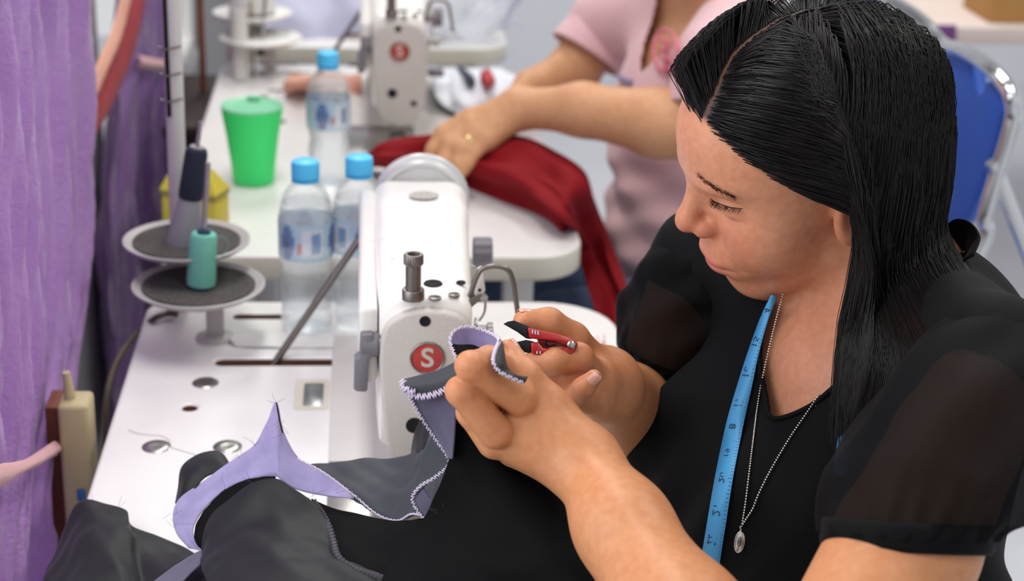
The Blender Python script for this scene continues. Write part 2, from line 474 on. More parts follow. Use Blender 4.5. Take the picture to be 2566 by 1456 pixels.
def organza(name, c1, c2, dens):
    m = bpy.data.materials.new(name); m.use_nodes = True
    nt = m.node_tree; N = nt.nodes; b = N['Principled BSDF']
    tc = N.new('ShaderNodeTexCoord')
    n1 = N.new('ShaderNodeTexNoise'); n1.inputs['Scale'].default_value = 9; n1.inputs['Detail'].default_value = 6
    nt.links.new(tc.outputs['Object'], n1.inputs['Vector'])
    mx = N.new('ShaderNodeMix'); mx.data_type = 'RGBA'; mx.inputs['A'].default_value = lin(c1); mx.inputs['B'].default_value = lin(c2)
    nt.links.new(n1.outputs['Fac'], mx.inputs['Factor'])
    # woven glitter threads
    mp = N.new('ShaderNodeMapping'); mp.inputs['Scale'].default_value = (900, 900, 500)
    n2 = N.new('ShaderNodeTexNoise'); n2.inputs['Scale'].default_value = 1; n2.inputs['Detail'].default_value = 2
    nt.links.new(tc.outputs['Object'], mp.inputs['Vector']); nt.links.new(mp.outputs['Vector'], n2.inputs['Vector'])
    r = N.new('ShaderNodeMapRange'); r.inputs['From Min'].default_value = 0.58; r.inputs['From Max'].default_value = 0.75
    nt.links.new(n2.outputs['Fac'], r.inputs['Value'])
    mg = N.new('ShaderNodeMix'); mg.data_type = 'RGBA'; mg.inputs['B'].default_value = lin('#e9d8f0')
    nt.links.new(mx.outputs['Result'], mg.inputs['A'])
    g2 = N.new('ShaderNodeMath'); g2.operation = 'MULTIPLY'; g2.inputs[1].default_value = 0.55
    nt.links.new(r.outputs['Result'], g2.inputs[0]); nt.links.new(g2.outputs[0], mg.inputs['Factor'])
    nt.links.new(mg.outputs['Result'], b.inputs['Base Color'])
    b.inputs['Roughness'].default_value = 0.4; b.inputs['Sheen Weight'].default_value = 0.5
    bp = N.new('ShaderNodeBump'); bp.inputs['Strength'].default_value = 1.0; bp.inputs['Distance'].default_value = 0.0018
    n3 = N.new('ShaderNodeTexNoise'); n3.inputs['Scale'].default_value = 95; n3.inputs['Detail'].default_value = 8; n3.inputs['Distortion'].default_value = 1.5
    nt.links.new(tc.outputs['Object'], n3.inputs['Vector'])
    nt.links.new(n3.outputs['Fac'], bp.inputs['Height']); nt.links.new(bp.outputs['Normal'], b.inputs['Normal'])
    tl = N.new('ShaderNodeBsdfTranslucent'); nt.links.new(mg.outputs['Result'], tl.inputs['Color'])
    tr = N.new('ShaderNodeBsdfTransparent'); tr.inputs[0].default_value = lin(c2)
    m1 = N.new('ShaderNodeMixShader'); m1.inputs['Fac'].default_value = 0.4
    m2 = N.new('ShaderNodeMixShader'); m2.inputs['Fac'].default_value = dens
    nt.links.new(b.outputs[0], m1.inputs[1]); nt.links.new(tl.outputs[0], m1.inputs[2])
    nt.links.new(tr.outputs[0], m2.inputs[1]); nt.links.new(m1.outputs[0], m2.inputs[2])
    nt.links.new(m2.outputs[0], N['Material Output'].inputs[0])
    MATS[name] = m
organza('organza_front', '#b780cc', '#d3b2e2', 0.88)
organza('organza_back', '#7f4f96', '#9a72b4', 0.9)

# ------------------------------------------------------------------ room shell
TZ = 0.75
def struct(o): o['kind'] = 'structure'; return o
struct(box('floor', (-1.2, -1.2, -0.06), (4.2, 6.6, 0.0), 'floor_tile', bev=0))
struct(box('ceiling', (-0.52, -1.2, CEIL), (4.2, 6.6, CEIL+0.06), 'ceiling_paint', bev=0))
struct(box('wall_back', (-0.52, 6.0, 0), (4.2, 6.1, CEIL), 'wall_paint', bev=0))
# left wall with a window opening between its pieces
WX = -0.43
struct(box('wall_left', (WX-0.09, -1.2, 0), (WX, 6.0, 0.45), 'wall_side', bev=0))
wl = bpy.data.objects['wall_left']
box('pier', (WX-0.09, 1.95, 0.45), (WX, 2.75, CEIL), 'wall_side', wl, bev=0)
box('pier', (WX-0.09, 4.5, 0.45), (WX, 6.0, CEIL), 'wall_side', wl, bev=0)
box('pier', (WX-0.09, -1.2, 0.45), (WX, -0.3, CEIL), 'wall_side', wl, bev=0)
box('lintel', (WX-0.09, -0.3, 2.35), (WX, 1.95, CEIL), 'wall_side', wl, bev=0)
box('lintel', (WX-0.09, 2.75, 2.35), (WX, 4.5, CEIL), 'wall_side', wl, bev=0)
for k, (y0, y1) in enumerate(((-0.3, 1.95), (2.75, 4.5))):
    w = bpy.data.objects.new('window_%d' % (k+1), None); COL.objects.link(w); w.location = (WX-0.05, (y0+y1)/2, 0.45); struct(w)
    for a, b in (((WX-0.07, y0, 0.45), (WX-0.02, y1, 0.49)), ((WX-0.07, y0, 2.31), (WX-0.02, y1, 2.35)),
                 ((WX-0.07, y0, 0.49), (WX-0.02, y0+0.04, 2.31)), ((WX-0.07, y1-0.04, 0.49), (WX-0.02, y1, 2.31)),
                 ((WX-0.07, (y0+y1)/2-0.02, 0.49), (WX-0.02, (y0+y1)/2+0.02, 2.31))):
        box('window_frame', a, b, 'lamp_body', w, bev=0.003)
# ceiling luminaires
for i, (lx, ly) in enumerate(LAMPS):
    where = ['over the front sewing table', 'over the seated sewer', 'over the far worktables', 'at the far right corner', 'behind the photographer'][i]
    t = thing('ceiling_lamp', 'long fluorescent ceiling lamp '+where, 'lamp', (lx, ly, CEIL), 'fluorescent ceiling lamps')
    box('housing', (lx-0.17, ly-0.64, CEIL-0.07), (lx+0.17, ly+0.64, CEIL), 'lamp_body', t, bev=0.006)
    box('diffuser', (lx-0.14, ly-0.60, CEIL-0.095), (lx+0.14, ly+0.60, CEIL-0.07), 'lamp_diffuser', t, bev=0.01)

# ------------------------------------------------------------------ tables
TX0, TX1, TY0, TY1 = -0.253, 0.300, 0.86, 1.889
def rrect(x0, x1, y0, y1, rs, n=8):
    out = []
    for (cx_, cy_, a0, r) in ((x1-rs[0], y0+rs[0], -90, rs[0]), (x1-rs[1], y1-rs[1], 0, rs[1]), (x0+rs[2], y1-rs[2], 90, rs[2]), (x0+rs[3], y0+rs[3], 180, rs[3])):
        for i in range(n+1):
            a = math.radians(a0+90*i/n); out.append((cx_+r*math.cos(a), cy_+r*math.sin(a)))
    return out
SLOT = rrect(-0.160, 0.02, 1.700, 1.718, [0.0085]*4, 5)
HOLE = [(-0.177+0.0075*math.cos(a), 1.592+0.0075*math.sin(a)) for a in np.linspace(0, 2*math.pi, 16, endpoint=False)]
HOLE2 = rrect(-0.150, -0.085, 1.835, 1.850, [0.007]*4, 5)
def plate_with_holes(outer, holes, z0, z1, bev):
    cu = bpy.data.curves.new('pl', 'CURVE'); cu.dimensions = '2D'; cu.fill_mode = 'BOTH'
    cu.extrude = (z1-z0)/2-bev; cu.bevel_depth = bev; cu.bevel_resolution = 2; cu.offset = -bev
    for poly in [outer]+holes:
        s = cu.splines.new('POLY'); s.points.add(len(poly)-1); s.use_cyclic_u = True
        for p, q in zip(s.points, poly): p.co = (q[0], q[1], 0, 1)
    ob = bpy.data.objects.new('pl', cu); me = bpy.data.meshes.new_from_object(ob); bpy.data.objects.remove(ob)
    V = np.array([v.co[:] for v in me.vertices]); V[:, 2] += (z0+z1)/2
    F = [list(p.vertices) for p in me.polygons]; bpy.data.meshes.remove(me); bpy.data.curves.remove(cu)
    return V, F
def make_table():
    t = thing('sewing_table', 'nearest white laminate sewing table carrying the close sewing machine and two bottles', 'table', (TX0, TY0, 0), 'white sewing tables')
    V, F = plate_with_holes(rrect(TX0, TX1, TY0, TY1, [0.07, 0.085, 0.03, 0.03]), [SLOT, HOLE, HOLE2], TZ-0.035, TZ, 0.004)
    o = mk('tabletop', V, F, 'laminate', t, True)
    o.data.materials.append(MATS['edge_cream']); o.data.materials.append(MATS['wood_core'])
    for p in o.data.polygons:
        c = np.array(p.center)+np.array([TX0, TY0, 0])
        if p.normal.z < 0.55:
            inner = TX0+0.02 < c[0] < TX1-0.02 and TY0+0.02 < c[1] < TY1-0.02 and abs(p.normal.z) < 0.6
            if any(abs(c[0]-hx) < 0.012+w and abs(c[1]-hy) < 0.02 for hx, hy, w in ((-0.07, 1.709, 0.09), (-0.177, 1.592, 0), (-0.118, 1.842, 0.035))): p.material_index = 2
            else: p.material_index = 1
    sharp(o, 40)
    for (a, b) in ((TX0+0.08, TY0+0.1), (TX1-0.08, TY0+0.1), (TX0+0.08, TY1-0.1), (TX1-0.08, TY1-0.1)):
        box('leg', (a-0.02, b-0.02, 0.0), (a+0.02, b+0.02, TZ-0.035), 'lamp_body', t, bev=0.003)
    box('rail', (TX0+0.06, TY0+0.2, TZ-0.10), (TX0+0.08, TY1-0.2, TZ-0.035), 'lamp_body', t, bev=0.002)
    box('rail', (TX1-0.08, TY0+0.2, TZ-0.10), (TX1-0.06, TY1-0.2, TZ-0.035), 'lamp_body', t, bev=0.002)
    box('under_tray', (-0.02, 1.50, TZ-0.20), (0.15, 1.85, TZ-0.036), 'wood_core', t, bev=0.004)
    # metal plugs pressed into the top
    for (px, py) in ((515, 960), (392, 1120), (570, 1120)):
        c = cz(px, py, TZ)
        lathe('plug', [(0.0145, -0.001), (0.0142, 0.0006), (0.0125, 0.0016), (0.006, 0.0013), (0, 0.0010)], 'steel', t, 24, c)
    # hinge cut-out plate beside the machine bed
    V2, F2 = plate_with_holes(rrect(-0.071, -0.034, 1.583, 1.660, [0.006]*4, 4), [rrect(-0.061, -0.040, 1.592, 1.650, [0.003]*4, 3)], TZ-0.001, TZ+0.0008, 0.0004)
    mk('hinge_frame', V2, F2, 'edge_cream', t, False)
    box('hinge', (-0.061, 1.592, TZ-0.001), (-0.036, 1.650, TZ+0.0004), 'steel', t, bev=0.0003)
    return t
table1 = make_table()
DY = 1.186
table2 = copy_tree(table1); table2.location.y += DY; table2.location.x += -0.006
tag(table2, 'white sewing table behind, bearing the green cup and the crumpled red cloth')
table3 = copy_tree(table1); table3.location.y += 2*DY; table3.location.x += -0.01
tag(table3, 'farthest white sewing table, under pale lavender cloth, at the top of the picture')

# faint red print on the front corner of the near table
mat('print_red', '#d98f96', 0.5, noise=(60, 0.5, '#e6b9bd'))
V = []; F = []
for k, (a, b, c, d) in enumerate(((1496, 842, 1500, 872), (1512, 838, 1516, 866), (1528, 866, 1533, 888), (1520, 878, 1545, 884), (1504, 880, 1512, 892), (1500, 856, 1518, 860))):
    for q in ((a, b), (c, b), (c, d), (a, d)):
        p = cz(*q, TZ+0.0004); V.append(p)
    F.append((4*k, 4*k+1, 4*k+2, 4*k+3))
mk('printed_mark', V, F, 'print_red', table1, False, label='faint pink red printed marks')
# ------------------------------------------------------------------ sewing machine
YF = 1.388
mat('paint_white', '#f0eeeb', 0.35, noise=(10, 0.2, '#e4e1dd'), coat=0.2)
def make_machine():
    t = thing('sewing_machine', 'nearest white industrial sewing machine with a red badge on its grey face plate', 'sewing machine', (0.058, YF, TZ), 'white industrial sewing machines')
    box('bed', (-0.0325, 1.30, TZ-0.03), (0.148, 1.78, TZ+0.0025), 'bed_grey', t, bev=0.002)
    box('slide_plate', (-0.0315, 1.31, TZ+0.0025), (0.056, 1.46, TZ+0.0035), 'steel', t, bev=0.0004)
    box('needle_plate', (0.0575, 1.37, TZ+0.0025), (0.085, 1.46, TZ+0.0035), 'steel', t, bev=0.0004)
    # arm: rounded section swept along Y
    def section(y, x0, x1, z0, z1, r):
        n = 6; out = []
        for (cx_, cz_, a0) in ((x1-r, z1-r, 0), (x0+r, z1-r, 90), (x0+r*0.4, z0+r*0.4, 180), (x1-r*0.4, z0+r*0.4, 270)):
            rr = r if cz_ > (z0+z1)/2 else r*0.4
            for i in range(n+1):
                a = math.radians(a0+90*i/n); out.append((cx_+rr*math.cos(a), y, cz_+rr*math.sin(a)))
        return out
    secs = [section(1.401, 0.018, 0.098, 0.80, 0.942, 0.020), section(1.405, 0.016, 0.100, 0.80, 0.946, 0.018), section(1.46, 0.014, 0.102, 0.805, 0.947, 0.016), section(1.475, 0.0135, 0.103, 0.845, 0.947, 0.016),
            section(1.55, 0.013, 0.106, 0.860, 0.947, 0.016), section(1.64, 0.013, 0.110, 0.860, 0.946, 0.018), section(1.665, 0.012, 0.112, 0.78, 0.945, 0.018), section(1.69, 0.010, 0.114, 0.757, 0.944, 0.02), section(1.765, 0.010, 0.116, 0.755, 0.941, 0.022), section(1.775, 0.016, 0.110, 0.76, 0.934, 0.03)]
    n = len(secs[0]); V = [p for s in secs for p in s]
    F = [(i*n+j, i*n+(j+1) % n, (i+1)*n+(j+1) % n, (i+1)*n+j) for i in range(len(secs)-1) for j in range(n)]
    F += [tuple(range(n-1, -1, -1)), tuple((len(secs)-1)*n+j for j in range(n))]
    sharp(mk('arm', V, F, 'paint_white', t), 55)
    # rear cover slab along the arm
    box('rear_cover', (-0.003, 1.405, 0.860), (0.0145, 1.755, 0.936), 'enamel', t, bev=0.006, seg=4)
    # face plate
    def fp(px, py): 
        p = cy(px, py, YF); return p
    out = [fp(*q) for q in ((1000, 795), (1030, 783), (1075, 779), (1120, 784), (1152, 794), (1172, 812), (1183, 835), (1190, 880), (1190, 960), (1182, 1060), (1160, 1140), (1130, 1185), (1080, 1200), (1030, 1192), (990, 1170), (972, 1130), (962, 1060), (953, 960), (952, 890), (957, 845), (970, 815))]
    out = catmull(out, 60, True)
    fpl = prism('face_plate', out, (0, 0.013, 0), 'enamel_face', t, bev=0.004, seg=3)
    # badge
    c = cy(1071, 897, YF-0.0005)
    lathe('badge_rim', [(0.0158, -0.001), (0.0158, 0.0012), (0.0150, 0.0018), (0.0140, 0.0012), (0.0138, 0.0)], 'warm_steel', fpl, 36, c, (0, -1, 0))
    bd = lathe('badge', [(0.0140, -0.0005), (0.0140, 0.0008), (0.008, 0.0014), (0, 0.0016)], 'logo_red', fpl, 36, c, (0, -1, 0), label='round red badge with a silver letter S')
    V, F = text_mesh('S', 0.0255, 0.0004, True)
    V = V*np.array([1.06, 1.0, 1.0])
    mk('letter', put(V, c+np.array([0, -0.0017, 0]), (1, 0, 0), (0, 0, 1), (0, -1, 0)), F, 'logo_silver', fpl, False)
    for (px, py, r) in ((1065, 805, 0.0051), (1038, 1066, 0.0078), (1130, 1105, 0.0048)):
        c = cy(px, py, YF)
        lathe('screw_hole', [(r, -0.0002), (r, 0.0006), (r*0.8, 0.0003), (0, 0.0002)], 'hole_black', fpl, 20, c, (0, -1, 0))
    # needle bar, presser bar and foot under the head
    tube('needle_bar', [(0.066, 1.425, 0.80), (0.066, 1.425, 0.772)], 0.0035, 'steel', t)
    tube('presser_bar', [(0.050, 1.425, 0.80), (0.050, 1.425, 0.765)], 0.004, 'steel', t)
    box('presser_foot', (0.046, 1.415, 0.7545), (0.070, 1.440, 0.762), 'steel', t, bev=0.001)
    # presser adjusting screw with knurled head on top
    kb = cz(1035, 748, 0.947)
    k = lathe('pressure_screw', [(0.0102, 0), (0.0102, 0.0085), (0.0095, 0.0095), (0.0072, 0.0098), (0.0070, 0.0330), (0.0074, 0.0335)], 'warm_steel', t, 32, kb)
    prof_r = 0.0090; V = []; F = []
    nn = 56
    for (h, rr) in ((0.0325, 0.0078), (0.0335, 0.0090), (0.0415, 0.0090), (0.0425, 0.0082)):
        for j in range(nn):
            a = 2*math.pi*j/nn; r2 = rr*(1.0 if j % 2 else 0.94) if 0.033 < h < 0.042 else rr
            V.append(kb+np.array([r2*math.cos(a), r2*math.sin(a), h]))
    for h, rr in ((0.0425, 0.0055), (0.039, 0.0050)):
        for j in range(nn):
            a = 2*math.pi*j/nn; V.append(kb+np.array([rr*math.cos(a), rr*math.sin(a), h]))
    for i in range(5):
        for j in range(nn): F.append((i*nn+j, i*nn+(j+1) % nn, (i+1)*nn+(j+1) % nn, (i+1)*nn+j))
    F.append(tuple(5*nn+j for j in range(nn)))
    sharp(mk('knurled_head', V, F, 'warm_steel', k), 30)
    lathe('screw_socket', [(0.0049, 0.0391), (0, 0.0391)], 'hole_black', k, 20, kb)
    # holes and screws on the head's top
    for (px, py, r) in ((1085, 710, 0.0082), (1155, 708, 0.0042)):
        c = cz(px, py, 0.9472); lathe('oil_hole', [(r*1.1, -0.0005), (r, 0.0008), (r*0.85, -0.0), (0, -0.0003)], 'hole_black', t, 24, c)
    for (px, py, r) in ((1090, 748, 0.0058), (1138, 740, 0.0052)):
        c = cz(px, py, 0.9475); s = lathe('screw', [(r, -0.0005), (r, 0.0012), (r*0.7, 0.0018), (0, 0.0018)], 'warm_steel', t, 20, c)
        box('screw_slot', (c[0]-r*0.75, c[1]-0.0007, c[2]+0.0014), (c[0]+r*0.75, c[1]+0.0007, c[2]+0.0021), 'hole_black', s, bev=0)
    # thread guide bracket and take-up guard wire on the operator's side
    q = [cy(*p, 1.436) for p in ((1198, 672), (1208, 668), (1213, 700), (1216, 728), (1205, 746), (1190, 742), (1188, 715))]
    gb = prism('thread_guide', q, (0, 0.003, 0), 'paint_white', t, bev=0.0006)
    for p in ((1202, 727), (1203, 680)):
        c = cy(*p, 1.4358); lathe('guide_hole', [(0.0016, 0), (0.0016, 0.0004), (0, 0.0004)], 'hole_black', gb, 12, c, (0, -1, 0))
    tube('takeup_guard', [cy(*p, 1.425) for p in ((1172, 764), (1180, 735), (1192, 700), (1205, 677), (1228, 668), (1252, 668), (1275, 678), (1286, 705), (1292, 745), (1299, 795))], 0.0025, 'warm_steel', t, 10, 40)
    q = [cy(*p, 1.415) for p in ((1168, 757), (1200, 738), (1216, 736), (1225, 746), (1216, 758), (1198, 758), (1176, 776))]
    lv = prism('guide_arm', q, (0, 0.003, 0), 'warm_steel', t, bev=0.0007)
    lathe('pivot_screw', [(0.0035, 0), (0.0035, 0.0015), (0, 0.0018)], 'steel', lv, 16, cy(1213, 747, 1.4145), (0, -1, 0))
    lathe('tension_disc', [(0.0, 0.0), (0.013, 0.001), (0.013, 0.003), (0.006, 0.004), (0.006, 0.012), (0.0085, 0.013), (0.0085, 0.018), (0, 0.019)], 'steel', t, 28, (0.1035, 1.435, 0.900), (1, 0, 0))
    tube('check_spring', [(0.108, 1.425, 0.915), (0.112, 1.420, 0.925), (0.112, 1.418, 0.938), (0.107, 1.42, 0.944)], 0.0012, 'steel', t, 8, 16)
    # stitch length dial
    c = cy(1190, 632, 1.70); V = []; F = []; nn = 40
    for (h, rr) in ((0, 0.0155), (0.001, 0.0168), (0.019, 0.0168), (0.0205, 0.0155)):
        for j in range(nn):
            a = 2*math.pi*j/nn; r2 = rr*(1.0 if (j//2) % 2 else 0.93)
            V.append((c[0]-0.002+h, c[1]+r2*math.cos(a), c[2]+r2*math.sin(a)))
    for i in range(3):
        for j in range(nn): F.append((i*nn+j, i*nn+(j+1) % nn, (i+1)*nn+(j+1) % nn, (i+1)*nn+j))
    F += [tuple(range(nn-1, -1, -1)), tuple(3*nn+j for j in range(nn))]
    sharp(mk('stitch_dial', V, F, 'grey_plastic', t), 30)
    # reverse lever below the dial
    box('reverse_lever', (0.112, 1.60, 0.800), (0.140, 1.62, 0.812), 'grey_plastic', t, bev=0.003)
    # handwheel at the far end
    c = cy(1056, 505, 1.790)
    lathe('handwheel', [(0.012, -0.020), (0.014, -0.009), (0.042, -0.008), (0.0445, -0.012), (0.0490, -0.0125), (0.0505, -0.009), (0.0490, -0.005), (0.0480, -0.002), (0.0500, 0.0), (0.0535, 0.002), (0.0545, 0.006), (0.0535, 0.010), (0.048, 0.012), (0.040, 0.013), (0.015, 0.013), (0, 0.013)], 'wheel_metal', t, 48, c, (0, 1, 0))
    # presser lifter lever on the back
    c = cy(917, 862, 1.405)
    lv = lathe('lifter_hub', [(0.0115, 0), (0.0115, 0.014), (0.010, 0.016)], 'grey_plastic', t, 28, c+np.array([-0.004, 0, 0]), (1, 0, 0))
    tube('lifter_shaft', [c+np.array([0.008, 0, 0]), c+np.array([0.022, 0, 0])], 0.007, 'paint_white', t, 16)
    q = [cy(*p, 1.395) for p in ((903, 840), (936, 838), (936, 890), (925, 905), (921, 980), (917, 985), (890, 983), (886, 976), (888, 905), (900, 895))]
    prism('lifter_lever', q, (0, 0.018, 0), 'grey_plastic', t, bev=0.003)
    # sticker on the arm
    c = cz(1062, 489, 0.9466); 
    V, F = lathe_mesh([(0.0158, -0.0003), (0.0158, 0.0002), (1e-5, 0.0002)], 30, (0, 0, 0))
    V = np.array(V)*np.array([1.0, 0.85, 1])+c
    mk('decal', V, F, 'machine_decal', t, False, label='worn round silver sticker')
    c = cz(985, 648, 0.947); box('scratch', (c[0]-0.0025, c[1]-0.001, c[2]-0.0002), (c[0]+0.0025, c[1]+0.001, c[2]+0.0002), 'warm_steel', t, bev=0)
    # loose thread lying over the arm
    tube('thread', [cz(*p, 0.948) for p in ((925, 606), (960, 599), (1010, 606), (1080, 628), (1150, 652), (1192, 668))], 0.0003, 'thread_white', t, 5, 30)
    return t
machine1 = make_machine()
machine2 = copy_tree(machine1); machine2.location.y += DY+0.012
tag(machine2, 'second white industrial sewing machine standing behind, over the red cloth')
for o in machine2.children:
    if o.name.startswith('thread.'): bpy.data.objects.remove(o)
# steel prop rods slanting from the slots behind each machine
tb = cz(690, 907, TZ-0.004); tt = cy(918, 574, 1.75)
for k in range(2):
    off = np.array([0, k*(DY+0.01), 0])
    r = thing('prop_rod', ['slanting steel rod rising from the table slot to the nearest machine', 'blurred slanting steel rod beside the second machine'][k], 'rod', tb+off, 'steel prop rods')
    dirv = (tt-tb)/np.linalg.norm(tt-tb)
    tube('shaft', [tb+off-dirv*0.01, tt+off], 0.0040, 'warm_steel', r, 12)
    tube('tip', [tt+off-dirv*0.004, tt+off+dirv*0.012], [0.0046, 0.0030], 'warm_steel', r, 12)
# ------------------------------------------------------------------ thread stands
def make_stand():
    L = cz(498, 718, 0.817); U = cz(468, 606, 0.850)
    base = np.array([-0.165, 1.775, TZ])
    t = thing('thread_stand', 'two-dish thread stand with a white pole on the near table', 'thread stand', base, 'thread stands')
    # base plate, stem and the pressed bracket
    lathe('base_plate', [(0.022, 0), (0.022, 0.003), (0.018, 0.005), (0, 0.005)], 'dish_plastic', t, 28, base)
    box('stem', base+np.array([-0.010, -0.004, 0.004]), base+np.array([0.010, 0.004, 0.060]), 'dish_plastic', t, bev=0.002)
    pole_b = np.array([cy(447, 560, 1.872)[0], 1.872, TZ]); 
    tube('arm', [base+np.array([0, 0, 0.056]), np.array([L[0], L[1], L[2]-0.014])], 0.006, 'dish_plastic', t)
    tube('arm', [base+np.array([0, 0, 0.056]), np.array([U[0], U[1], U[2]-0.014])], 0.006, 'dish_plastic', t)
    tube('arm', [np.array([U[0], U[1], U[2]-0.014]), np.array([pole_b[0], pole_b[1], U[2]-0.014])], 0.006, 'dish_plastic', t)
    lathe('wing_screw', [(0.006, 0), (0.006, 0.012), (0.004, 0.014), (0, 0.014)], 'black_plastic', t, 14, base+np.array([-0.024, -0.004, 0.040]), (1, 0, 0))
    for c, r in ((L, 0.0735), (U, 0.0715)):
        d = lathe('dish', [(0.010, -0.016), (0.030, -0.013), (r-0.008, -0.004), (r, 0.002), (r, 0.0038), (r-0.002, 0.0042), (r-0.010, 0.0005), (0.030, -0.008), (0.004, -0.0095), (0, -0.0095)], 'dish_plastic', t, 56, c)
        lathe('foam_pad', [(r-0.0115, 0.0005), (r-0.011, 0.0022), (r-0.014, 0.0026), (0.045, -0.0025), (0.020, -0.0062), (0, -0.0068)], 'foam_pad', d, 56, c, label='round charcoal foam pad')
    # spool pins
    a = L+np.array([0.002, -0.004, -0.006]); tp = cy(521, 408, a[1]+0.003)
    tube('spool_pin', [a, tp], [0.0032, 0.0030], 'steel', t, 12)
    a2 = U+np.array([-0.004, 0, -0.006]); tp2 = cy(503, 305, a2[1]+0.002)
    tube('spool_pin', [a2, tp2], [0.0030, 0.0024], 'steel', t, 12)
    # tall pole with slotted top
    top = np.array([pole_b[0]+0.004, pole_b[1], 1.42])
    pl = tube('pole', [pole_b, top], 0.0105, 'pole_white', t, 20)
    for k in range(2):
        z0 = 1.015+0.0*k
        p = np.array([pole_b[0]-0.004, pole_b[1]-0.0105, 0])
    box('pole_slot', (pole_b[0]-0.0065, pole_b[1]-0.0112, 0.985), (pole_b[0]-0.0015, pole_b[1]-0.006, 1.14), 'hole_black', pl, bev=0.0005)
    for z in (1.005, 1.035, 1.065):
        tube('clip', [(pole_b[0]-0.013, pole_b[1]-0.010, z), (pole_b[0]-0.005, pole_b[1]-0.014, z-0.002), (pole_b[0]+0.012, pole_b[1]-0.010, z+0.001)], 0.0012, 'warm_steel', pl, 6, 10)
    lathe('pole_foot', [(0.018, 0), (0.018, 0.004), (0.012, 0.010), (0.0105, 0.014)], 'dish_plastic', t, 24, pole_b)
    return t, L, U, (a, tp), (a2, tp2)
stand1, SL, SU, pinL, pinU = make_stand()
stand2 = copy_tree(stand1); stand2.location.y += DY+0.05
for o in stand2.children:
    for q in list(o.children)+[o]:
        if q.name.startswith(('foam_pad', 'dish')):
            q.material_slots[0].link = 'OBJECT'; q.material_slots[0].material = MATS['paper_white']
tag(stand2, 'blurred thread stand with pale dishes and pole on the second table')
def spool_axis(a, b): 
    a = np.array(a); b = np.array(b); return (b-a)/np.linalg.norm(b-a)
ax = spool_axis(*pinL); c = pinL[0]+ax*0.006
t = thing('thread_spool', 'small teal thread spool standing on the front foam dish', 'thread spool', c, 'thread spools')
lathe('thread_winding', [(0.012, 0.003), (0.0160, 0.005), (0.0163, 0.012), (0.0152, 0.040), (0.0148, 0.061), (0.0130, 0.064), (0.008, 0.0645)], 'thread_teal', t, 36, c, ax)
lathe('spool_tube', [(0.0125, 0), (0.0125, 0.003), (0.0075, 0.004), (0.0075, 0.069), (0.0068, 0.069), (0.0045, 0.0685)], 'spool_core', t, 28, c, ax)
tube('thread_tail', [c+ax*0.060+np.array([0.012, -0.004, 0]), c+ax*0.066+np.array([0.022, -0.006, -0.004]), c+ax*0.05+np.array([0.028, -0.004, 0.0]), c+ax*0.035+np.array([0.018, -0.006, 0])], 0.0004, 'thread_teal', t, 5, 16)
ax = spool_axis(*pinU); c = pinU[0]+ax*0.002
t = thing('thread_cone', 'navy blue thread cone on a grey plastic core at the back dish', 'thread spool', c, 'thread spools')
lathe('cone_core', [(0.020, 0), (0.0205, 0.004), (0.0125, 0.056), (0.0080, 0.060), (0.0080, 0.118), (0.0045, 0.118)], 'cone_grey', t, 32, c, ax)
lathe('thread_winding', [(0.0085, 0.055), (0.0135, 0.058), (0.0138, 0.064), (0.0128, 0.110), (0.0112, 0.115), (0.0082, 0.1165)], 'thread_navy', t, 32, c, ax)
lathe('spool_tube', [(0.0105, 0.052), (0.0120, 0.053), (0.0120, 0.057), (0.009, 0.058)], 'spool_core', t, 24, c, ax)
stand2_white = thing('thread_cone', 'pale blurred thread cone on the second table stand', 'thread spool', SU+np.array([0.0, DY+0.05, 0.0]), 'thread spools')
c = SU+np.array([0, DY+0.05, -0.005])
lathe('cone_core', [(0.022, 0.0), (0.022, 0.004), (0.012, 0.075), (0.008, 0.078)], 'cone_grey', stand2_white, 28, c)
lathe('thread_winding', [(0.012, 0.010), (0.042, 0.012), (0.044, 0.020), (0.030, 0.070), (0.012, 0.072)], 'paper_white', stand2_white, 32, c)

# power cable running down behind the table
o = tube('power_cable', [cz(445, 788, TZ+0.006), cz(420, 786, TZ+0.006), cz(385, 800, TZ+0.004), cx(345, 835, -0.262), cx(305, 885, -0.268), cx(280, 940, -0.275), cx(268, 1000, -0.278), cx(264, 1070, -0.280), cx(262, 1200, -0.284), cx(262, 1500, -0.29)], 0.0038, 'cable_brown', None, 10, 60)
tag(o, 'brown power cable curving over the back edge of the near table', 'cable')
o = tube('loose_thread', [cz(*p, TZ+0.0008) for p in ((322, 1077), (345, 1086), (375, 1090), (405, 1092), (425, 1105), (422, 1118), (440, 1124), (470, 1133), (492, 1140))], 0.0004, 'thread_white', None, 5, 50)
tag(o, 'thin pale loose thread lying on the near tabletop', 'thread')
o = cloth('paper_sheet', [[cz(560, 838, TZ+0.002), cz(640, 826, TZ+0.003), cz(760, 828, TZ+0.001), cz(915, 832, TZ+0.001)], [cz(575, 852, TZ+0.004), cz(650, 845, TZ+0.006), cz(770, 846, TZ+0.002), cz(915, 850, TZ+0.001)], [cz(590, 868, TZ+0.001), cz(680, 870, TZ+0.002), cz(780, 872, TZ+0.001), cz(915, 872, TZ+0.001)]], 'paper_white', None, 12, 30, 0.0006, 0.001, 60)
tag(o, 'thin crumpled white sheet lying under the two near bottles', 'sheet')

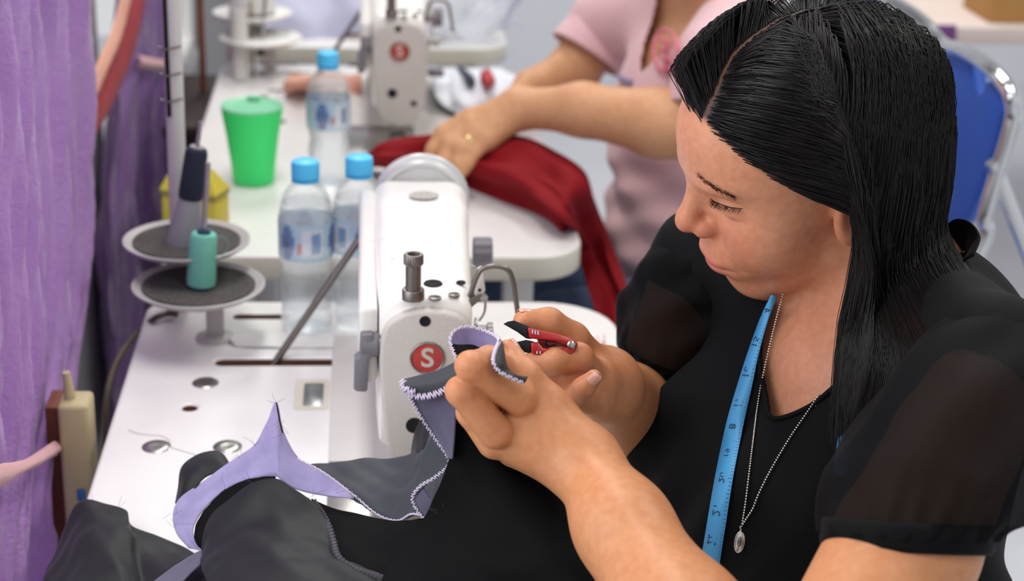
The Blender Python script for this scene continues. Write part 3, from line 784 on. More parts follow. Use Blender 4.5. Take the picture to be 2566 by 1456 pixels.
# ------------------------------------------------------------------ water bottles, cup, tin
def make_bottle(pos, label, rot, h=0.192):
    s = h/0.192
    t = thing('water_bottle', label, 'bottle', pos, 'small water bottles')
    P = [(0.0, 0.004), (0.018, 0.002), (0.026, 0.0005), (0.0295, 0.003), (0.0305, 0.010), (0.0305, 0.022), (0.0290, 0.026), (0.0305, 0.030), (0.0305, 0.038), (0.0290, 0.042), (0.0305, 0.046), (0.0300, 0.058), (0.0278, 0.068), (0.0285, 0.076), (0.0310, 0.084), (0.0312, 0.130), (0.0300, 0.142), (0.0255, 0.155), (0.0185, 0.165), (0.0140, 0.170), (0.0135, 0.176)]
    P = [(r, z*s) for r, z in P]
    lathe('bottle_body', P, 'clear_pet', t, 40, pos, ang=60)
    lathe('water', [(0.0, 0.006*s), (0.0275, 0.006*s), (0.0290, 0.012*s), (0.0275, 0.067*s), (0.0296, 0.086*s), (0.0296, 0.128*s), (0.0270, 0.146*s), (0, 0.146*s)], 'clear_pet', t, 32, pos, ang=60)
    # printed film label
    n = 72; V = []; F = []; C = []
    zs = np.linspace(0.086, 0.128, 12)
    for z in zs:
        for j in range(n):
            a = 2*math.pi*j/n; V.append(np.array(pos)+np.array([0.0317*math.cos(a), 0.0317*math.sin(a), z*s]))
            b = (math.degrees(a)-rot) % 360
            col = np.array(lin('#b7d7ea')[:3])
            zz = (z-0.107)/0.021
            for ctr in (40, 150, 265, 330):
                q = ((b-ctr+180) % 360-180)/17.0
                if q*q+zz*zz < 0.95: col = np.array(lin('#2a67b5')[:3]) if q*q+(zz+0.2)**2 > 0.35 else np.array(lin('#1c3f8a')[:3])
            for ctr in (95, 210):
                q = ((b-ctr+180) % 360-180)
                if abs(q) < 22 and abs(zz) < 0.7: col = np.array(lin('#e6ecf4')[:3])
                if abs(q-6) < 9 and abs(zz) < 0.5 and int(zz*9) % 2 == 0: col = np.array(lin('#5d8bc4')[:3])
                if abs(q+28) < 5 and abs(zz+0.3) < 0.25: col = np.array(lin('#c23a56')[:3])
            C.append(col)
    for i in range(len(zs)-1):
        for j in range(n): F.append((i*n+j, i*n+(j+1) % n, (i+1)*n+(j+1) % n, (i+1)*n+j))
    mk('printed_label', V, F, 'bottle_label', t, True, cols=np.array(C), label='pale blue printed film label')
    # ribbed cap
    V = []; F = []; n = 60
    for (z, r) in ((0.173, 0.0150), (0.1735, 0.0158), (0.188, 0.0158), (0.191, 0.0148), (0.1925, 0.012)):
        for j in range(n):
            a = 2*math.pi*j/n; rr = r*(1 if (j % 2 or z > 0.189) else 0.965); V.append(np.array(pos)+np.array([rr*math.cos(a), rr*math.sin(a), z*s]))
    for i in range(4):
        for j in range(n): F.append((i*n+j, i*n+(j+1) % n, (i+1)*n+(j+1) % n, (i+1)*n+j))
    F.append(tuple(4*n+j for j in range(n)))
    cp = mk('cap', V, F, 'cap_blue', t, True); sharp(cp, 40)
    lathe('neck_ring', [(0.0155, 0.169*s), (0.0158, 0.1695*s), (0.0158, 0.1715*s), (0.0145, 0.172*s)], 'cap_blue', t, 32, pos)
    return t
make_bottle(cz(770, 818, TZ+0.003), 'clear water bottle with blue cap, left of the two on the near table', 190, 0.200)
make_bottle(cz(900, 803, TZ+0.003), 'clear water bottle with blue cap half hidden by the near sewing machine', 130, 0.200)
make_bottle(cz(824, 462, TZ), 'blurred water bottle with blue cap standing on the second table', 215, 0.197)
c = cz(636, 456, TZ)
t = thing('drinking_cup', 'bright green plastic cup with a pale lid on the second table', 'cup', c)
lathe('cup_body', [(0.0, 0.002), (0.0285, 0.001), (0.0300, 0.004), (0.0325, 0.030), (0.0375, 0.070), (0.0425, 0.100), (0.0438, 0.108), (0.0440, 0.112), (0.0425, 0.112), (0.0410, 0.100), (0.036, 0.070), (0.030, 0.008), (0, 0.006)], 'cup_green', t, 48, c)
ld = lathe('cup_lid', [(0.0, 0.1085), (0.036, 0.1085), (0.0405, 0.111), (0.0440, 0.1125), (0.0450, 0.114), (0.0445, 0.116), (0.040, 0.1155), (0.036, 0.112), (0, 0.112)], 'cup_lid', t, 48, c)
box('lid_tab', c+np.array([-0.010, 0.032, 0.1145]), c+np.array([0.010, 0.040, 0.121]), 'cup_lid', ld, bev=0.003)
# yellow tin with open lid near the thread stand
c = cz(492, 560, TZ); a = math.radians(-22)
t = thing('yellow_tin', 'dented yellow tin box behind the navy thread cone', 'box', c)
def rb(lo, hi, ang, name, m, par, bev=0.002, tilt=0):
    bm = box_bm(lo, hi, bev); 
    M = Matrix.Translation(Vector(c)) @ Matrix.Rotation(ang, 4, 'Z') @ Matrix.Rotation(tilt, 4, 'X')
    bm.transform(M); return bm_obj(name, bm, m, par)
rb((-0.040, -0.022, 0), (0.040, 0.022, 0.042), a, 'tin_body', 'tin_yellow', t, 0.004)
lid = rb((-0.0415, -0.0235, 0.042), (0.0415, 0.0235, 0.050), a, 'tin_lid', 'tin_olive', t, 0.003)
V = [Vector(c)+Matrix.Rotation(a, 3, 'Z')@Vector(p) for p in ((-0.041, -0.023, 0.050), (0.041, -0.023, 0.050), (0.041, 0.023, 0.050), (-0.041, 0.023, 0.050), (-0.030, -0.006, 0.078), (0.022, -0.006, 0.078), (0.022, 0.008, 0.078), (-0.030, 0.008, 0.078))]
mk('tin_shoulder', [v[:] for v in V], [(0, 1, 5, 4), (1, 2, 6, 5), (2, 3, 7, 6), (3, 0, 4, 7), (4, 5, 6, 7), (3, 2, 1, 0)], 'tin_yellow', lid, False)

# ------------------------------------------------------------------ curtains, sashes, power box
def curtain(name, zs, edge, width, x0, amp, m, label, waves, n_s=150, n_z=90, seed=0, group=None):
    Z = np.linspace(zs[0], zs[-1], n_z); G = np.zeros((n_z, n_s, 3))
    s = np.linspace(0, 1, n_s)
    for i, z in enumerate(Z):
        ey = np.interp(z, zs, edge); w = np.interp(z, zs, width)
        y = ey-s*w
        comp = np.interp(z, zs, waves)
        x = x0+amp*comp*(0.7*np.sin(s*23+seed+0.6*math.sin(z*6))+0.35*np.sin(s*51+z*4+seed*2)+0.22*np.sin(s*97-z*9))+0.004*np.sin(s*160+z*40)*comp
        G[i, :, 0] = x; G[i, :, 1] = y+0.006*np.sin(s*40+z*20); G[i, :, 2] = z
    o = mk(name, G.reshape(-1, 3), grid_faces(n_z, n_s), m, None, True)
    o.modifiers.new('thickness', 'SOLIDIFY').thickness = 0.0006
    return tag(o, label, 'curtain', group)
curtain('organza_curtain', [0.30, 0.45, 0.572, 0.635, 0.668, 0.713, 0.773, 0.85, 0.995, 1.09, 2.30], [1.73, 1.705, 1.69, 1.672, 1.655, 1.735, 1.885, 1.93, 1.985, 2.02, 2.12],
        [0.60, 0.56, 0.52, 0.46, 0.44, 0.48, 0.60, 0.63, 0.66, 0.68, 0.74], -0.335, 0.016, 'organza_front', 'glittery purple organza curtain gathered by a pink tie at the left edge', [1.0, 1.1, 1.2, 1.3, 1.3, 1.2, 1.1, 1, 1, 1, 1], seed=1.0)
curtain('organza_curtain', [0.25, 0.60, 0.80, 1.0, 1.2, 2.3], [3.42, 3.45, 3.50, 3.50, 3.55, 3.6], [0.98, 0.96, 0.80, 0.62, 0.55, 0.5], -0.395, 0.014, 'organza_back', 'dark purple organza curtain hanging behind the thread stand pole', [1.2]*6, seed=2.3)
def ribbon(name, up, lowr, xs, m, label, par=None, n=24):
    R1 = [cx(p[0], p[1], x) for p, x in zip(up, xs)]; R2 = [cx(p[0], p[1], x) for p, x in zip(lowr, xs)]
    mid = [(a+b)/2+np.array([0.006, 0, 0]) for a, b in zip(R1, R2)]
    return cloth(name, [R1, mid, R2], m, par, 10, n, 0.0012, 0.0015, 50, label=None)
o = ribbon('curtain_tie', [(-60, 1172), (0, 1164), (60, 1152), (110, 1122), (134, 1107), (150, 1112)], [(-60, 1235), (0, 1222), (55, 1186), (105, 1160), (140, 1140), (152, 1122)], [-0.296, -0.296, -0.296, -0.298, -0.304, -0.318], 'ribbon_pink', '')
tag(o, 'pink satin tie wrapped around the purple curtain', 'curtain tie')
o = ribbon('red_drape', [(200, 300), (225, 265), (262, 180), (300, 95), (330, 0), (340, -60)], [(196, 425), (232, 352), (280, 262), (318, 175), (345, 90), (372, -30)], [-0.352]*6, 'sash_red', '')
tag(o, 'glossy red sash hanging diagonally between the purple curtains', 'sash')
o = ribbon('peach_drape', [(196, 255), (222, 205), (255, 130), (285, 60), (310, -40)], [(198, 312), (226, 275), (266, 180), (302, 95), (332, -20)], [-0.350]*5, 'peach_cloth', '')
tag(o, 'peach pink strip folded along the red sash', 'sash')
o = ribbon('curtain_tie', [(345, 138), (385, 146), (432, 152)], [(345, 168), (385, 178), (432, 182)], [-0.372]*3, 'ribbon_pink', '')
tag(o, 'blurred peach tie band across the far purple curtain', 'curtain tie')
p = cy(152, 992, 1.56); q = cy(250, 1300, 1.56)
t = thing('wooden_post', 'reddish brown wooden post beside the purple curtain', 'post', (p[0]-0.006, 1.60, 0))
box('post_body', (p[0]-0.020, 1.575, 0.0), (p[0]+0.006, 1.62, p[2]-0.020), 'brown_wood', t, bev=0.002)
box('post_foot', (p[0]-0.030, 1.565, 0.0), (p[0]+0.022, 1.63, 0.03), 'brown_wood', t, bev=0.002)
t = thing('power_box', 'cream plastic power box standing against the wooden post', 'power box', (p[0], 1.56, q[2]))
box('casing', (p[0], 1.535, q[2]-0.03), (q[0], 1.575, p[2]), 'power_cream', t, bev=0.005, seg=3)
tube('cable_gland', [(p[0]+0.010, 1.555, p[2]-0.002), (p[0]+0.008, 1.555, p[2]+0.028)], [0.006, 0.004], 'power_cream', t, 12)
b = cy(204, 1240, 1.534); box('blue_switch', b-np.array([0.004, 0.002, 0.006]), b+np.array([0.004, 0.003, 0.006]), 'blue_plastic', t, bev=0.001)

# ------------------------------------------------------------------ blurred things beyond
rows = []
for k, yy in enumerate((3.30, 3.34, 3.45, 3.62, 3.85)):
    rows.append([np.array([x, yy+0.01*math.sin(i*2.1+k), TZ+0.003+[0, 0.05, 0.10, 0.15, 0.18][k]+0.012*math.sin(i*1.7+k*0.8)]) for i, x in enumerate(np.linspace(-0.20, 0.02, 6))])
o = cloth('lavender_cloth', rows, 'lavender_sheet', None, 30, 40, 0.002, 0.004, 30); tag(o, 'pale lavender cloth heaped on the farthest table', 'cloth')
rows = []
for k, (px0, px1, py, z) in enumerate(((735, 905, 185, 0.010), (715, 905, 200, 0.035), (712, 905, 215, 0.030), (716, 905, 236, 0.004))):
    rows.append([cz(px, py+4*math.sin(i*1.9+k), TZ+max(0.003, z*(0.7+0.5*math.sin(i*1.3)))) for i, px in enumerate(np.linspace(px0, px1, 6))])
o = cloth('peach_cloth', rows, 'peach_cloth', None, 20, 36, 0.002, 0.003, 50); tag(o, 'crumpled peach cloth left of the second sewing machine', 'cloth')
c = cy(872, 120, 3.34); o = box('orange_box', c+np.array([-0.020, 0, -0.013]), c+np.array([0.03, 0.04, 0.013]), 'orange_plastic', None, bev=0.004, origin=c); tag(o, 'small orange box on the far table beside the rod', 'box')
o.location.z = TZ+0.0135
for (a, b, r, m, nm, lb) in (((505, 105), (513, 205), 0.006, 'brown_wood', 'wooden_stick', 'thin brown wooden stick behind the near pole'), ((630, 40), (636, 190), 0.008, 'tin_olive', 'yellow_ruler', 'yellow wooden ruler leaning behind the green cup'), ((598, 60), (604, 200), 0.016, 'pole_white', 'cream_tube', 'cream tube standing beside the yellow ruler')):
    pb = cz(b[0], b[1], TZ); pt = cy(a[0], a[1], pb[1]+0.015)
    if nm == 'wooden_stick': pb = cz(b[0], b[1], TZ-0.02); pb[2] = 0.0; pt = cy(a[0], a[1], pb[1])
    o = tube(nm, [pb, (pb+pt)/2, pt+(pt-pb)*0.25], r, m, None, 12, origin=pb, flat=0.3 if nm == 'yellow_ruler' else None); tag(o, lb, nm.split('_')[1])
mat('void_brown', '#2b1a15', 0.6, noise=(20, 0.5, '#1c100c'))
t = thing('void_block', 'dark brown low cabinet added to fill the dark void between the far curtain and the second table', 'block', (-0.31, 2.95, 0))  # added block; its dark brown stands in for the dark void beside the table
box('void_block_body', (-0.335, 2.80, 0.0), (-0.275, 3.15, 0.69), 'void_brown', t, bev=0.004)
box('void_block_top', (-0.338, 2.79, 0.69), (-0.270, 3.16, 0.71), 'void_brown', t, bev=0.003)
# scraps on the second table, right of its machine
mat('scrap_white', '#dfe2ea', 0.7, noise=(12, 0.3, '#c9cddb')); mat('scrap_red', '#b5202c', 0.6, noise=(20, 0.3, '#8f1520'))
mat('scrap_navy', '#2c3850', 0.6, noise=(20, 0.3, '#1f2a3d')); mat('scrap_green', '#6d9a5c', 0.6, noise=(20, 0.3, '#54824a'))
def scrap(name, quad, z, m, lb, rip=0.006):
    rows = []
    for k, (l, r) in enumerate(quad):
        rows.append([cz(l[0]+(r[0]-l[0])*u, l[1]+(r[1]-l[1])*u, TZ+0.004+z*math.sin(math.pi*(k+0.3)/(len(quad)-0.4))*(0.5+0.5*math.sin(math.pi*u))) for u in np.linspace(0, 1, 5)])
    o = cloth(name, rows, m, None, 40, 48, 0.002, rip, 95); return tag(o, lb, 'cloth')
scrap('cloth_scrap', [((1095, 180), (1250, 172)), ((1085, 215), (1290, 200)), ((1100, 255), (1280, 240)), ((1150, 290), (1230, 282))], 0.035, 'scrap_white', 'crumpled white cloth behind the far hand', 0.009)
scrap('cloth_scrap', [((1205, 178), (1225, 172)), ((1205, 205), (1240, 200)), ((1215, 226), (1236, 222))], 0.07, 'scrap_red', 'small red scrap on the white cloth', 0.001)
scrap('cloth_scrap', [((1142, 165), (1160, 170)), ((1165, 195), (1185, 190)), ((1180, 225), (1200, 222))], 0.06, 'scrap_navy', 'narrow navy scrap on the white cloth', 0.001)
scrap('cloth_scrap', [((1076, 225), (1092, 232)), ((1098, 255), (1112, 250)), ((1130, 280), (1142, 272))], 0.01, 'scrap_green', 'narrow green scrap beside the second machine', 0.001)
# ------------------------------------------------------------------ people: shared head form (metres, x forward, y left, z up)
def head_sdf(P, detail=True):
    x = P[:, 0]; ya = np.sqrt(P[:, 1]**2+1e-7); z = P[:, 2]
    q = np.stack([x, ya, z], 1)
    d = s_ell(q, (-0.012, 0, 0.045), (0.094, 0.073, 0.083))
    d = smin(d, s_ell(q, (0.031, 0, 0.052), (0.066, 0.059, 0.056)), 0.03)
    d = smin(d, s_ell(q, (0.030, 0, -0.012), (0.058, 0.058, 0.078)), 0.03)
    d = smin(d, s_cone(q, (0.006, 0.044, -0.048), (0.056, 0.010, -0.080), 0.017, 0.015), 0.025)
    if not detail:
        e = s_ell(q, (-0.008, 0.073, -0.002), (0.017, 0.010, 0.029))
        return smin(d, e, 0.01)
    d = smin(d, s_ell(q, (0.058, 0, -0.079), (0.022, 0.023, 0.018)), 0.02)
    d = smin(d, s_ell(q, (0.052, 0.036, -0.020), (0.029, 0.027, 0.034)), 0.02)
    d = smin(d, s_ell(q, (0.071, 0, -0.046), (0.026, 0.033, 0.027)), 0.015)
    d = d-0.0035*gbump(q, (0.088, 0.028, 0.036), (0.02, 0.028, 0.009))
    d = d+0.0070*gbump(q, (0.092, 0.031, 0.015), (0.02, 0.018, 0.012))
    d = smin(d, s_cone(q, (0.090, 0, 0.022), (0.1025, 0, -0.003), 0.0064, 0.0085), 0.011)
    d = smin(d, s_ell(q, (0.1045, 0, -0.0090), (0.0106, 0.0104, 0.0096)), 0.006)
    d = smin(d, s_ell(q, (0.0932, 0.0116, -0.0155), (0.0105, 0.0058, 0.0074)), 0.006)
    d = smax(d, -s_ell(q, (0.0990, 0.0064, -0.0238), (0.0055, 0.0032, 0.0040)), 0.002)
    d = d+0.0015*gbump(q, (0.0855, 0.0185, -0.0145), (0.008, 0.0036, 0.0085))
    nl = s_cone(q, (0.086, 0.0205, -0.021), (0.080, 0.0345, -0.050), 0.0, 0.0)
    d = d+0.0013*np.exp(-(nl/0.0045)**2)
    # closed, lowered eyelids over the eyeballs
    d = smin(d, s_ell(q, (0.0700, 0.0320, 0.0140), (0.0145, 0.0160, 0.0135)), 0.004)
    d = d+0.0013*gbump(q, (0.082, 0.033, 0.0250), (0.010, 0.015, 0.0016))
    d = d+0.0014*gbump(q, (0.083, 0.033, 0.0068-0.0), (0.010, 0.015, 0.0016))
    # lips
    d = smin(d, s_ell(q, (0.0902, 0.006, -0.0472), (0.0078, 0.014, 0.0042)), 0.0045)
    d = smin(d, s_ell(q, (0.0888, 0.0, -0.0578), (0.0078, 0.0155, 0.0050)), 0.0045)
    zz = z+0.0530-1.5*ya*ya
    d = d+0.0028*np.exp(-(zz/0.0015)**2)*np.exp(-(ya/0.024)**4)*(x > 0.06)
    d = d+0.0013*gbump(q, (0.100, 0, -0.0365), (0.008, 0.0035, 0.006))
    d = d+0.0030*gbump(q, (0.092, 0, -0.0690), (0.012, 0.02, 0.006))
    d = d+0.0016*gbump(q, (0.090, 0.026, -0.0535), (0.012, 0.004, 0.005))
    # ears
    Re = np.array([[math.cos(0.25), 0, -math.sin(0.25)], [0, 1, 0], [math.sin(0.25), 0, math.cos(0.25)]])
    e = s_ell(q, (-0.006, 0.072, -0.002), (0.0165, 0.0085, 0.0300), Re)
    e = smax(e, -s_ell(q, (-0.003, 0.0815, 0.001), (0.0095, 0.0060, 0.0190), Re), 0.004)
    d = smin(d, e, 0.006)
    return d
def skin_cols(L, base, n):
    """flesh colour that belongs to the skin itself: redder nose, cheeks, ears and lips; plus shade painted into mouth line and nostrils"""
    q = np.stack([L[:, 0], np.abs(L[:, 1]), L[:, 2]], 1).astype(np.float32)
    c = np.tile(np.array(lin(base)[:3]), (n, 1))
    red = np.clip(0.8*gbump(q, (0.108, 0, -0.014), (0.022, 0.018, 0.016))+0.65*gbump(q, (0.080, 0.036, -0.018), (0.03, 0.022, 0.020))+0.5*gbump(q, (0.098, 0, -0.05), (0.02, 0.03, 0.02))+0.5*gbump(q, (0, 0.08, -0.005), (0.02, 0.012, 0.03)), 0, 1)[:, None]
    c = c*(1-0.55*red)+0.55*red*np.array(lin('#c4654e')[:3])
    lip = np.maximum(np.exp(-(np.abs(q[:, 2]+0.0485)/0.0040)**6)*np.exp(-(q[:, 1]/0.0215)**6), np.exp(-(np.abs(q[:, 2]+0.0575)/0.0048)**6)*np.exp(-(q[:, 1]/0.0175)**6))*(q[:, 0] > 0.082)
    lip = np.clip(lip, 0, 1)[:, None]
    c = c*(1-0.75*lip)+0.75*lip*np.array(lin('#b5605a')[:3])
    mouth = (np.exp(-((q[:, 2]+0.0530-1.5*q[:, 1]**2)/0.0012)**2)*np.exp(-(q[:, 1]/0.023)**6)*(q[:, 0] > 0.075))[:, None]  # shade painted into the crease between the lips
    c = c*(1-0.75*mouth)+0.75*mouth*np.array(lin('#6e2a28')[:3])
    nst = np.clip(1.3*gbump(q, (0.0985, 0.0064, -0.0235), (0.0045, 0.0032, 0.0040)), 0, 1)[:, None]  # shade painted into the nostril hollows
    c = c*(1-0.7*nst)+0.7*nst*np.array(lin('#5a2a20')[:3])
    return c
mat('skin_woman', '#c98f6c', 0.42, sss=0.25, attr='Col', noise=(160, 0.5, '#e6d0c6'), bump=(900, 0.10), spec=0.45)
mat('skin_far', '#d3a078', 0.5, sss=0.2, attr='Col', noise=(120, 0.4, '#e6d4c8'), bump=(600, 0.06), spec=0.4)

# ------------------------------------------------------------------ the woman at the near machine
HT = np.array([0.3525, 1.247, 1.120])
HR = np.array([[-0.938, 0.1865, -0.2923], [-0.1056, -0.9567, -0.2714], [-0.3302, -0.2236, 0.917]])
HRf = HR.astype(np.float32)
def hloc(P): return (P-HT.astype(np.float32))@HRf
def hw(p): return HT+HR@np.asarray(p, float)
# torso frame: f forward, l left, u up
TO = np.array([0.372, 1.215, 1.005])
TF = np.array([-0.93, -0.36, 0.0]); TF /= np.linalg.norm(TF); TL = np.array([-TF[1], TF[0], 0.0])
TR = np.stack([TF, TL, np.array([0, 0, 1.0])], 1)
def tloc(P): return (np.asarray(P)-TO)@TR
def tw(p): return TO+TR@np.asarray(p, float)
SH_L = cd(2490, 915, 1.165); SH_R = cd(1765, 660, 1.48)
def torso_sdf(P, grow=0.0):
    q = ((P-TO.astype(np.float32))@TR.astype(np.float32))
    d = s_cone(P, SH_L, tw((-0.050, 0.05, 0.012)), 0.045, 0.044)
    d = smin(d, s_cone(P, SH_R, tw((-0.050, -0.05, 0.012)), 0.046, 0.044), 0.04)
    d = smin(d, s_ell(q, (-0.045, 0, -0.075), (0.100, 0.150, 0.100)), 0.05)
    d = smin(d, s_ell(q, (-0.080, 0.0, -0.025), (0.058, 0.135, 0.075)), 0.05)
    qa = np.stack([q[:, 0], np.abs(q[:, 1]), q[:, 2]], 1)
    d = smin(d, s_ell(qa, (0.050, 0.064, -0.145), (0.066, 0.068, 0.070)), 0.05)
    d = smin(d, s_ell(q, (0.030, -0.01, -0.175), (0.096, 0.125, 0.085)), 0.04)
    d = smin(d, s_ell(q, (-0.045, 0, -0.26), (0.115, 0.150, 0.20)), 0.06)
    d = smin(d, s_ell(q, (-0.070, 0, -0.43), (0.125, 0.175, 0.13)), 0.06)
    return d-grow
NECK_B = tw((-0.055, 0.015, 0.020))
def headneck_sdf(P):
    d = head_sdf(hloc(P))
    nk = s_cone(P, hw((-0.030, 0, -0.030)), NECK_B, 0.050, 0.056)
    d = smin(d, nk, 0.018)
    return smin(d, torso_sdf(P, -0.007), 0.022)

# arms and hands: joints given as (pixel, pixel, distance from the camera)
def J(*a): return [cd(*p) for p in a]
def chain(P, joints, radii, k=0.006):
    d = None
    for i in range(len(joints)-1):
        c = s_cone(P, joints[i], joints[i+1], radii[i], radii[i+1])
        d = c if d is None else smin(d, c, k)
    return d
EL_L = cd(1890, 1870, 0.985); WR_L = cd(1468, 1165, 1.165)
LH = dict(
    index=(J((1302, 1000, 1.152), (1178, 917, 1.126), (1226, 900, 1.150), (1290, 930, 1.168)), (0.0122, 0.0098, 0.0090, 0.0080)),
    middle=(J((1242, 1082, 1.150), (1153, 980, 1.132), (1196, 972, 1.164), (1245, 966, 1.178)), (0.0122, 0.0097, 0.0090, 0.0080)),
    ring=(J((1240, 1105, 1.168), (1182, 1032, 1.160), (1200, 1000, 1.180), (1245, 1000, 1.190)), (0.0130, 0.0105, 0.0092, 0.0080)),
    little=(J((1282, 1118, 1.185), (1215, 1062, 1.190), (1225, 1040, 1.212), (1255, 1030, 1.220)), (0.0120, 0.0095, 0.0085, 0.0075)),
    thumb=(J((1420, 1078, 1.182), (1372, 1004, 1.170), (1318, 942, 1.166), (1272, 880, 1.178)), (0.0150, 0.0118, 0.0104, 0.0084)))
def left_arm_sdf(P):
    d = chain(P, [SH_L, cd(2395, 1110, 1.090), cd(2270, 1365, 1.038), cd(2130, 1640, 1.005), EL_L], (0.034, 0.041, 0.0455, 0.045, 0.042), 0.006)
    mid = (EL_L*0.62+WR_L*0.38)
    fa = chain(P, [EL_L, mid, EL_L*0.25+WR_L*0.75, WR_L], (0.041, 0.040, 0.030, 0.0242), 0.02)
    d = smin(d, fa, 0.02)
    palm = s_cone(P, WR_L, cd(1310, 1055, 1.168), 0.0225, 0.0145)
    for e, r in ((cd(1325, 1022, 1.166), 0.0140), (cd(1272, 1085, 1.162), 0.0140), (cd(1262, 1105, 1.172), 0.0138), (cd(1290, 1125, 1.188), 0.0135)):
        palm = smin(palm, s_cone(P, WR_L*0.75+e*0.25, e, 0.0195, r), 0.008)
    palm = smin(palm, s_cone(P, cd(1448, 1125, 1.172), cd(1390, 1030, 1.172), 0.018, 0.0135), 0.012)
    d = smin(d, palm, 0.014)
    for nme, (jt, rr) in LH.items():
        d = smin(d, chain(P, jt, rr, 0.004), 0.0022 if nme != 'thumb' else 0.006)
    return d
EL_R = cd(1596, 1085, 1.540); WR_R = cd(1512, 965, 1.335)
RH = dict(
    thumb=(J((1492, 925, 1.330), (1432, 852, 1.295), (1375, 810, 1.280), (1315, 806, 1.272)), (0.0165, 0.0140, 0.0118, 0.0092)),
    index=(J((1492, 955, 1.300), (1448, 897, 1.268), (1390, 905, 1.258), (1335, 908, 1.262)), (0.0140, 0.0115, 0.0100, 0.0082)),
    middle=(J((1490, 985, 1.300), (1440, 940, 1.275), (1390, 940, 1.280), (1345, 940, 1.285)), (0.0135, 0.0110, 0.0098, 0.0082)),
    ring=(J((1492, 1005, 1.305), (1440, 972, 1.280), (1400, 965, 1.290), (1365, 960, 1.295)), (0.0130, 0.0105, 0.0092, 0.0078)),
    little=(J((1500, 1015, 1.310), (1436, 1000, 1.262), (1462, 972, 1.250), (1488, 946, 1.245)), (0.0115, 0.0088, 0.0080, 0.0062)))
def right_arm_sdf(P):
    d = chain(P, [SH_R, cd(1682, 900, 1.50), EL_R], (0.042, 0.0415, 0.040), 0.01)
    fa = chain(P, [EL_R, EL_R*0.55+WR_R*0.45, WR_R], (0.042, 0.041, 0.029), 0.02)
    d = smin(d, fa, 0.010)
    palm = s_cone(P, WR_R, cd(1490, 950, 1.305), 0.0245, 0.0185)
    for e, r in ((cd(1488, 955, 1.300), 0.016), (cd(1486, 990, 1.302), 0.016), (cd(1496, 1012, 1.310), 0.014)):
        palm = smin(palm, s_cone(P, WR_R, e, 0.022, r), 0.012)
    d = smin(d, palm, 0.014)
    for nme, (jt, rr) in RH.items():
        d = smin(d, chain(P, jt, rr, 0.004), 0.0025 if nme != 'thumb' else 0.008)
    return d
def march(f, px, py, d0=0.8, d1=2.0, n=90):
    v = ray(px, py); t = d0
    for _ in range(n):
        s = float(f((CAM+v*t)[None].astype(np.float32))[0])
        t += 0.8*s/np.linalg.norm(v)
        if abs(s) < 2e-4 or t > d1: break
    return CAM+v*min(t, d1)
def clip_faces(V, F, keep):
    F = F[keep[F].all(1)]; u = np.unique(F); m = np.full(len(V), -1); m[u] = np.arange(len(u)); return V[u], m[F], u
def net_join(parts):
    Vs = []; Fs = []; o = 0
    for V, F in parts: Vs.append(V); Fs.append(F+o); o += len(V)
    return np.vstack(Vs), np.vstack(Fs)

woman = thing('person', 'woman in a black sheer-sleeved blouse snipping thread at the nearest machine', 'person', (0.42, 1.2, 0.45))
Vh, Fh = surface_net(headneck_sdf, (0.20, 1.02, 0.93), (0.53, 1.40, 1.27), 0.0014)
Vh = relax(Vh, Fh, 1, 0.4)
Va, Fa = surface_net(left_arm_sdf, (0.04, 0.74, 0.80), (0.52, 1.18, 1.13), 0.0017)
Va = relax(Va, Fa, 1, 0.4)
Vb, Fb = surface_net(right_arm_sdf, (0.10, 1.06, 0.76), (0.38, 1.50, 1.08), 0.0017)
Vb = relax(Vb, Fb, 1, 0.4)
Ll = hloc(Vh)
colh = skin_cols(Ll, '#cf9272', len(Vh))
def hair_mask(L):
    x = L[:, 0]; lim = np.interp(x, [-0.11, -0.045, -0.028, -0.012, 0.010, 0.026, 0.045, 0.066, 0.082, 0.1], [-0.070, -0.055, -0.02, 0.028, 0.026, 0.024, 0.042, 0.066, 0.088, 0.10])
    return L[:, 2]-lim
PART = np.array([(0.10, 0.026), (0.085, 0.022), (0.067, 0.014), (0.043, -0.006), (0.0, -0.020), (-0.05, -0.016), (-0.09, 0.0)])   # (x, y) of the hair parting
def part_y(x): return np.interp(x, PART[::-1, 0], PART[::-1, 1])
hm = np.clip(hair_mask(Ll)/0.008, 0, 1)[:, None]
partw = (np.exp(-((Ll[:, 1]-part_y(Ll[:, 0]))/0.0022)**2)*(Ll[:, 0] > -0.03)*(Ll[:, 2] > 0.07))[:, None]
scalp = np.array(lin('#120d0c')[:3])*(1-0.7*partw)+0.7*partw*np.array(lin('#6b4632')[:3])
colh = colh*(1-hm)+scalp*hm
arm_c = np.array(lin('#c78a60')[:3])
Vall, Fall = net_join([(Vh, Fh), (Va, Fa), (Vb, Fb)])
cols = np.vstack([colh, np.tile(arm_c, (len(Va), 1)), np.tile(arm_c, (len(Vb), 1))])
# redder finger joints and tips
for hd in (LH, RH):
    for jt, rr in hd.values():
        for p, s in zip(jt[1:], (0.012, 0.010, 0.012)):
            w = 0.35*np.exp(-np.sum((Vall-p)**2, 1)/s**2)[:, None]
            cols = cols*(1-w)+w*np.array(lin('#cf7f62')[:3])
mk('body', Vall, Fall, 'skin_woman', woman, True, cols=cols, label='tan bare skin of face, neck, arms and hands')
